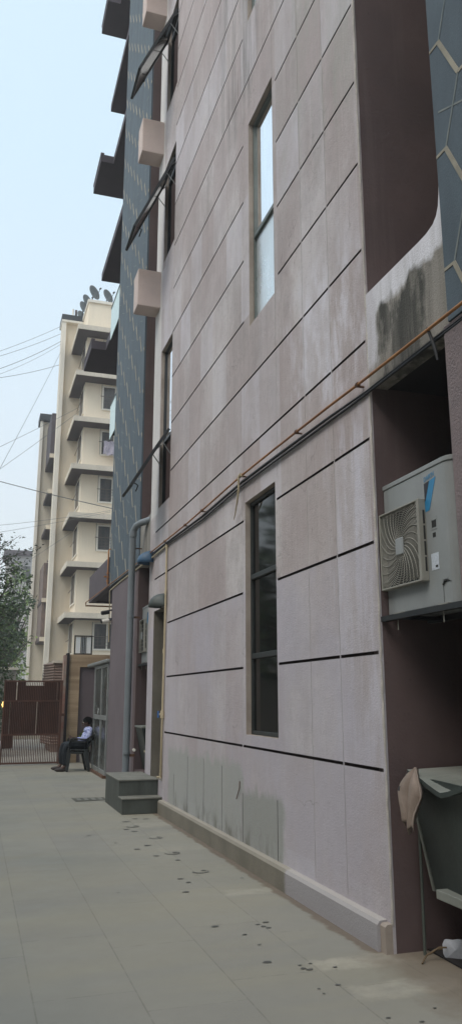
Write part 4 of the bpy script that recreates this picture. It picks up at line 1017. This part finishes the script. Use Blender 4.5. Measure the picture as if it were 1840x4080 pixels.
# stair head above the roof
B(4.87, 6.75, 43.0, 47, 22.5, 24.45).build('stair_head', M['cwall'], ft)
B(4.80, 6.85, 42.9, 47.1, 24.452, 24.62).build('coping', M['cwhite'], ft)
tk_ = MB().box(4.10, 4.62, 48.3, 49.2, 24.76, 26.0)
tk_.build('roof_tank_housing', M['cwall2'], ft)
MB().tube([(4.42, 47.9, 24.8), (4.42, 47.9, 26.4)], .05, 6).build('roof_pipe', M['cwhite'], ft); MB().tube([(4.62, 47.9, 24.8), (4.62, 47.9, 26.35)], .08, 6).build('roof_pipe', M['parapet'], ft)
def dish(x, y, z, r, label, face=(.55, -.75, .25)):
    t = thing('satellite_dish', (x, y, z - r), label, 'satellite dish', 'satellite dishes on the stair head roof')
    n = Vector(face).normalized(); u = n.cross(Vector((0, 0, 1))).normalized(); w = u.cross(n)
    mb = MB(); vs = []; fs = []; k1, k2 = 5, 18; c0 = Vector((x, y, z))
    for i in range(k1 + 1):
        q = r * i / k1
        for k in range(k2):
            a = 2 * math.pi * k / k2; vs.append(c0 + u * q * .8 * math.cos(a) + w * q * math.sin(a) + n * (.25 * r * (i / k1) ** 2))
    for i in range(k1):
        for k in range(k2): fs.append((i * k2 + k, i * k2 + (k + 1) % k2, (i + 1) * k2 + (k + 1) % k2, (i + 1) * k2 + k))
    mb.add(vs, fs, 0, True); o = mb.build('reflector', M['dish'], t); o.modifiers.new('t', 'SOLIDIFY').thickness = .02
    f = c0 + n * r * 1.25 - w * r * .1
    MB().tube([c0 - w * r * .9 + n * .2 * r, f], .015, 5).tube([f - n * .08, f + n * .05], .05, 6).build('feed_arm', M['dframe'], t)
    MB().tube([c0, c0 + Vector((0, 0, -r * 1.5)) - n * .1], .03, 6).tube([c0 + Vector((0, 0, -r * .9)), c0 + Vector((.35, .1, -r * 1.55))], .02, 5).build('mast', M['dframe'], t)
dish(5.15, 43.5, 25.35, .50, 'dark mesh satellite dish at the left corner of the stair head roof')
dish(6.0, 43.6, 25.30, .48, 'dark mesh satellite dish standing alone, rightmost on the stair head roof')
dish(4.95, 45.2, 25.65, .46, 'dark satellite dish second in the overlapping row on the roof edge')
dish(4.92, 46.6, 25.9, .46, 'dark satellite dish third in the overlapping row on the roof edge')
dish(4.95, 48.0, 25.95, .46, 'dark satellite dish lowest and farthest in the overlapping row')
ln = MB(); vs = []
for i in range(9):
    for j in range(6): vs.append((6.0 + i * .13 + .02 * math.sin(j), 42.52 + .05 * math.sin(i * 1.7 + j), 15.75 - j * .16 + .05 * math.sin(i * 2.1)))
ln.add(vs, [(i * 6 + j, i * 6 + j + 1, (i + 1) * 6 + j + 1, (i + 1) * 6 + j) for i in range(8) for j in range(5)])
lo = ln.build('laundry', M['laundry']); lo.modifiers.new('t', 'SOLIDIFY').thickness = .01
tag(lo, 'lilac and white laundry hung outside a window of the cream tower', 'laundry')
# second block behind
f2 = thing('apartment_block', (4, 58, 0), 'narrow beige block with dark balcony soffits left of the cream tower, farther back', 'building')
B(3.26, 9, 55.8, 56.6, 0, 21.2).build('wall', M['cwall2'], f2)
B(3.22, 3.42, 55.6, 55.798, 0, 21.2).build('corner_pier', M['cwhite'], f2)
B(3.15, 9, 55.4, 57.2, 21.22, 21.7).build('roof', M['rooft'], f2)
for z in (17.4, 14.9, 12.45, 7.6, 5.1):
    o = B(3.74, 8, 52, 55.79, z, z + .22).build('balcony', M['soffit'], f2)
    B(3.72, 8, 51.9, 51.998, z - .02, z + .25).build('fascia', M['chajja'], o)
B(3.76, 8, 52.1, 55.78, 17.63, 20.6).build('enclosed_balcony', M['slab'], f2)
B(3.78, 8, 52.2, 55.78, 7.83, 10.2).build('enclosed_balcony', M['lattice'], f2); B(3.78, 8, 52.2, 55.78, 5.33, 7.59).build('enclosed_balcony', M['lattice'], f2)
for z in (9.4, 7.0):
    gm = MB().box(3.95, 3.97, 52.0, 52.06, z, z + .98)
    for k in range(7): gm.box(3.971, 5, 52.0, 52.06, z + k * .14, z + k * .14 + .06)
    gm.build('louvre', M['slab'], f2)
hs = thing('distant_house', (3, 95, 0), 'hazy pale house with pinkish wall seen between tree tops on the left', 'house')
B(2.6, 6.2, 95, 100, 0, 18.0).build('wall', M['farb'], hs); B(2.2, 6.3, 94.5, 100.5, 18.0, 18.6).build('roof', M['parapet'], hs)
for x in (3.3, 4.5): B(x, x + .8, 94.9, 94.99, 15.0, 16.8).build('window', M['curtain'], hs)

# ================================================================== OVERHEAD WIRES
WL = [((-3.98, 34, 14.68), (3.53, 45.38, 23.85), 0.25, 0.011, 'topmost overhead wire rising to the tower parapet'),
      ((-3.99, 34, 14.75), (3.49, 45.38, 23.32), 0.3, 0.012, 'second overhead wire from the top, rising to the tower side wall'),
      ((-3.93, 34, 14.11), (3.55, 45.38, 22.84), 0.45, 0.014, 'thicker spliced wire, third from the top where it meets the tower'),
      ((-3.93, 34, 14.0), (3.55, 45.38, 22.64), 0.6, 0.009, 'thin wire slung closely under the thicker spliced wire'),
      ((-3.97, 34, 14.58), (3.53, 45.38, 21.28), 0.35, 0.013, 'nearly level overhead wire meeting the upper part of the tower edge'),
      ((-3.54, 34, 9.77), (4.8, 43.2, 18.0), 0.1, 0.01, 'thin slanting wire crossing the tower to a side window'),
      ((-3.36, 34, 7.88), (4.82, 43.2, 17.8), 0.1, 0.01, 'thin steep wire crossing the back block and the tower'),
      ((-3.38, 34, 8.1), (6.43, 41.95, 11.58), 0.15, 0.009, 'faint level wire low in the sky'),
      ((-3.33, 34, 7.52), (6.43, 41.95, 11.5), 0.1, 0.009, 'faint rising wire just above the tree tops'),
      ((-2.61, 24, 8.6), (2.8, 18.05, 5.89), 0.08, 0.011, 'single dark cable falling to the right across both towers'),
      ((-0.15, 30, 8.89), (3.57, 45.38, 22.13), 0.1, 0.01, 'very steep thin wire running up to the tower edge'),
      ((-2.99, 34, 3.74), (4.7, 42.9, 10.6), 0.1, 0.008, 'thin wire rising from the tree tops across the tower base')]
for a, b, sg, r_, lab in WL:
    tag(MB().tube(catenary(a, b, sg), r_, 5).build('overhead_wire', M['cable']), lab, 'wire', 'overhead wires left of the buildings')

# ================================================================== CHAIRS AND GUARD
def skin_obj(name, verts, edges, radii, m, parent=None, sub=2, root=0):
    me = bpy.data.meshes.new(name); o = bpy.data.objects.new(name, me); C.objects.link(o)
    off = Vector((0, 0, 0))
    if parent: o.parent = parent; off = wloc(parent)
    me.from_pydata([tuple(Vector(v) - off) for v in verts], edges, [])
    me.materials.append(m)
    sk = o.modifiers.new('skin', 'SKIN'); sk.use_smooth_shade = True
    lay = me.skin_vertices[0].data if me.skin_vertices else None
    if lay is None:
        bpy.context.view_layer.objects.active = o
        lay = me.skin_vertices.new().data if hasattr(me.skin_vertices, 'new') else me.skin_vertices[0].data
    for i, r_ in enumerate(radii):
        lay[i].radius = r_ if isinstance(r_, tuple) else (r_, r_)
        lay[i].use_root = (i == root)
    ss = o.modifiers.new('sub', 'SUBSURF'); ss.levels = sub; ss.render_levels = sub
    return o
def chair(z, label, dy=0, dx=0):
    t = thing('plastic_chair', (2.2 + dx, 17.7 + dy, z), label, 'chair', 'stacked black plastic chairs')
    ox, oy = dx, dy
    # seat: dished slab; faces -x
    s = MB(); n = 8; vs = []
    for i in range(n + 1):
        for j in range(n + 1):
            u, v = i / n, j / n; vs.append((1.96 + .42 * u + ox, 17.52 + .42 * v + oy, .395 + z + .02 * (1 - u) - .022 * math.sin(math.pi * u) * math.sin(math.pi * v)))
    m_ = n + 1
    s.add(vs, [(i * m_ + j, (i + 1) * m_ + j, (i + 1) * m_ + j + 1, i * m_ + j + 1) for i in range(n) for j in range(n)], 0, True)
    o = s.build('seat', M['chair'], t); sd = o.modifiers.new('t', 'SOLIDIFY'); sd.thickness = .04
    bk = MB(); vs = []
    for i in range(n + 1):
        for j in range(n + 1):
            u, v = i / n, j / n; vs.append((2.37 + .16 * u + .03 * math.cos((v - .5) * math.pi) + ox, 17.50 + .46 * v + oy, z + .40 + .38 * u - .05 * u * (2 * v - 1) ** 2))
    bk.add(vs, [(i * m_ + j, i * m_ + j + 1, (i + 1) * m_ + j + 1, (i + 1) * m_ + j) for i in range(n) for j in range(n)], 0, True)
    o = bk.build('backrest', M['chair'], t); sd = o.modifiers.new('t', 'SOLIDIFY'); sd.thickness = .022
    for y in (17.49, 17.96):
        a = MB(); y += oy
        P_ = [(1.985, .40), (2.005, .60), (2.04, .625), (2.34, .60), (2.46, .68)]
        for k in range(len(P_) - 1):
            (xa, za), (xb, zb) = P_[k], P_[k + 1]; w = .055
            a.add([(xa + ox, y - w / 2, za + z), (xa + ox, y + w / 2, za + z), (xb + ox, y + w / 2, zb + z), (xb + ox, y - w / 2, zb + z)], [(0, 1, 2, 3)])
        o = a.build('armrest', M['chair'], t); sd = o.modifiers.new('t', 'SOLIDIFY'); sd.thickness = .028; sd.offset = 0
    for (xt, yt, xb, yb) in ((1.99, 17.52, 1.965, 17.49), (1.99, 17.94, 1.965, 17.97), (2.33, 17.52, 2.42, 17.48), (2.33, 17.94, 2.42, 17.97)):
        l = MB()
        vs = []
        for (x_, y_, z_, h) in ((xt, yt, .39, .042), (xb, yb, 0, .022)):
            vs += [(x_ - h + ox, y_ - h * .6 + oy, z_ + z), (x_ + h + ox, y_ - h * .6 + oy, z_ + z), (x_ + h + ox, y_ + h * .6 + oy, z_ + z), (x_ - h + ox, y_ + h * .6 + oy, z_ + z)]
        l.add(vs, [(0, 1, 5, 4), (1, 2, 6, 5), (2, 3, 7, 6), (3, 0, 4, 7), (0, 3, 2, 1), (4, 5, 6, 7)])
        l.build('leg', M['chair'], t, .004)
    return t
chair(0, 'black plastic armchair, the lower of the two stacked under the seated guard')
chair(.055, 'black plastic armchair, the upper of the two stacked, with the guard sitting on it', 0, .012)

gd = thing('person', (2.2, 17.73, 0), 'seated guard in blue-white patterned shirt and dark trousers looking down at a phone', 'person')
cy = 17.73
# one continuous body
V = [(2.33, cy, .53), (2.37, cy, .66), (2.41, cy, .79), (2.425, cy, .865), (2.41, cy, .915), (2.385, cy, .955), (2.37, cy, 1.0), (2.375, cy, 1.045),
     (2.42, cy - .15, .835), (2.40, cy - .20, .70), (2.35, cy - .185, .645), (2.18, cy - .10, .65), (2.12, cy - .07, .665), (2.085, cy - .06, .675),
     (2.42, cy + .15, .835), (2.40, cy + .20, .70), (2.35, cy + .185, .645), (2.18, cy + .10, .65), (2.12, cy + .07, .665), (2.085, cy + .06, .675),
     (2.30, cy - .09, .52), (2.10, cy - .13, .535), (1.93, cy - .14, .53), (1.91, cy - .12, .35), (1.93, cy - .11, .11), (1.86, cy - .12, .05), (1.80, cy - .12, .035),
     (2.30, cy + .09, .52), (2.10, cy + .20, .535), (1.92, cy + .28, .53), (1.89, cy + .30, .33), (1.90, cy + .33, .11), (1.83, cy + .34, .05), (1.77, cy + .34, .035)]
E_ = [(0, 1), (1, 2), (2, 3), (3, 4), (4, 5), (5, 6), (6, 7), (3, 8), (8, 9), (9, 10), (10, 11), (11, 12), (12, 13), (3, 14), (14, 15), (15, 16), (16, 17), (17, 18), (18, 19),
      (0, 20), (20, 21), (21, 22), (22, 23), (23, 24), (24, 25), (25, 26), (0, 27), (27, 28), (28, 29), (29, 30), (30, 31), (31, 32), (32, 33)]
Rr = [(.12, .11), (.115, .105), (.115, .11), (.07, .07), .042, .06, .088, .06, .055, .042, .038, .028, .022, .018, .055, .042, .038, .028, .022, .018,
      .085, .075, .058, .048, .036, .036, .028, .085, .075, .058, .048, .036, .036, .028]
skin_obj('body', V, E_, Rr, M['skin'], gd)
def cloth_over(name, idx, grow, m):
    mp = {k: i for i, k in enumerate(idx)}
    return skin_obj(name, [V[k] for k in idx], [(mp[a], mp[b]) for a, b in E_ if a in mp and b in mp], [tuple(v + grow for v in (Rr[k] if isinstance(Rr[k], tuple) else (Rr[k],) * 2)) for k in idx], m, gd)
cloth_over('shirt', [0, 1, 2, 3, 8, 9, 10, 11, 14, 15, 16, 17], .012, M['shirt'])
cloth_over('trousers', [0, 20, 21, 22, 23, 24, 27, 28, 29, 30, 31], .014, M['trouser'])
for dy_, xx in ((-.12, 1.86), (.34, 1.83)):
    MB().ball((xx - .01, cy + dy_, .038), .1, (1.35, .48, .42)).build('shoe', M['shoe'], gd)
MB().ball((2.395, cy, 1.035), .103, (1.0, .92, .84)).build('hair', M['hair'], gd)
MB().ball((2.283, cy, .985), .022, (.9, .6, 1.)).build('nose', M['skin'], gd); MB().ball((2.30, cy, .935), .025, (.8, 1., .8)).build('chin', M['skin'], gd)
for s_ in (-1, 1): MB().ball((2.375, cy + s_ * .082, .985), .022, (.7, .4, 1.)).build('ear', M['skin'], gd); MB().ball((2.296, cy + s_ * .03, 1.0), .009).build('eye', M['cwhite'], gd)
for sgn in (-1, 1):
    hb = MB(); hx, hy, hz = 2.075, cy + sgn * .055, .675
    hb.ball((hx, hy, hz), .030, (1.2, .6, 1.)) 
    for k in range(4):
        zf = hz - .02 + k * .014; ln_ = (.038, .046, .048, .040)[k]
        hb.tube([(hx - .02, hy, zf), (hx - .02 - ln_ * .6, hy - sgn * .012, zf + .006), (hx - .02 - ln_, hy - sgn * .030, zf + .006)], [.008, .0075, .006], 6)
    hb.tube([(hx, hy - sgn * .01, hz + .02), (hx - .02, hy - sgn * .03, hz + .035), (hx - .04, hy - sgn * .035, hz + .036)], [.010, .009, .007], 6)
    hb.build('hand', M['skin'], gd)
ph = MB().box(2.02, 2.032, cy - .04, cy + .04, .655, .735); tag(ph.build('mobile_phone', M['black'], None), 'dark mobile phone held in the seated guard\'s hands', 'phone')

hz = B(-152, 152, -62, 242, -1, 31).build('haze', [])
tag(hz, kind='stuff')
hm = bpy.data.materials.new('haze_air'); hm.use_nodes = True; hn = hm.node_tree; hn.nodes.remove(hn.nodes['Principled BSDF'])
pv = hn.nodes.new('ShaderNodeVolumePrincipled'); pv.inputs['Color'].default_value = (.93, .95, .97, 1); pv.inputs['Density'].default_value = .0022; pv.inputs['Anisotropy'].default_value = .2
hn.links.new(pv.outputs[0], hn.nodes['Material Output'].inputs['Volume']); hz.data.materials.append(hm)
# ================================================================== LIGHT, WORLD, CAMERA
SUN_EL, SUN_AZ = 54., 240.    # azimuth measured clockwise from +y
w = bpy.data.worlds.new('World'); scn.world = w; w.use_nodes = True
nt = w.node_tree; bg = nt.nodes['Background']
sky = nt.nodes.new('ShaderNodeTexSky'); sky.sky_type = 'NISHITA'; sky.sun_disc = False
sky.sun_elevation = R(SUN_EL); sky.sun_rotation = R(SUN_AZ); sky.air_density = 1.2; sky.dust_density = 5.; sky.ozone_density = 1.6; sky.altitude = 50
mx = nt.nodes.new('ShaderNodeMix'); mx.data_type = 'RGBA'; mx.inputs['Factor'].default_value = .62   # thin white haze veil over the blue
nt.links.new(sky.outputs[0], mx.inputs[6]); tc = nt.nodes.new('ShaderNodeTexCoord'); sx = nt.nodes.new('ShaderNodeSeparateXYZ'); nt.links.new(tc.outputs['Generated'], sx.inputs[0])
cr_ = nt.nodes.new('ShaderNodeMapRange'); nt.links.new(sx.outputs[2], cr_.inputs['Value']); cr_.inputs['From Max'].default_value = .6
m3 = nt.nodes.new('ShaderNodeMix'); m3.data_type = 'RGBA'; m3.inputs[6].default_value = (8.6, 8.7, 8.6, 1); m3.inputs[7].default_value = (7.0, 8.7, 9.7, 1)
nt.links.new(cr_.outputs[0], m3.inputs['Factor']); nt.links.new(m3.outputs[2], mx.inputs[7])
nt.links.new(mx.outputs[2], bg.inputs['Color']); bg.inputs['Strength'].default_value = .128
sd = bpy.data.lights.new('sun', 'SUN'); sd.energy = 1.2; sd.angle = R(35); sd.color = (1, .95, .88)
so = bpy.data.objects.new('sun', sd); C.objects.link(so)
az = R(SUN_AZ); d = Vector((math.sin(az) * math.cos(R(SUN_EL)), math.cos(az) * math.cos(R(SUN_EL)), math.sin(R(SUN_EL))))
so.rotation_euler = d.to_track_quat('Z', 'Y').to_euler()
so.location = (-5, -10, 30)

cam = bpy.data.cameras.new('camera'); co = bpy.data.objects.new('camera', cam); C.objects.link(co); scn.camera = co
cam.sensor_fit = 'VERTICAL'; cam.sensor_height = 24.; cam.sensor_width = 24.; cam.lens = 3120 / 4080 * 24
cam.clip_start = .05; cam.clip_end = 2000
F = 3120.; pitch = math.atan(744 / F); yaw = math.atan(1023 / math.hypot(F, 744))
co.location = (0, 0, 1.5); co.rotation_euler = (math.pi / 2 + pitch, 0, -yaw)
vs_ = scn.view_settings; vs_.view_transform = 'Standard'; vs_.look = 'None'; vs_.exposure = .24; vs_.gamma = 1
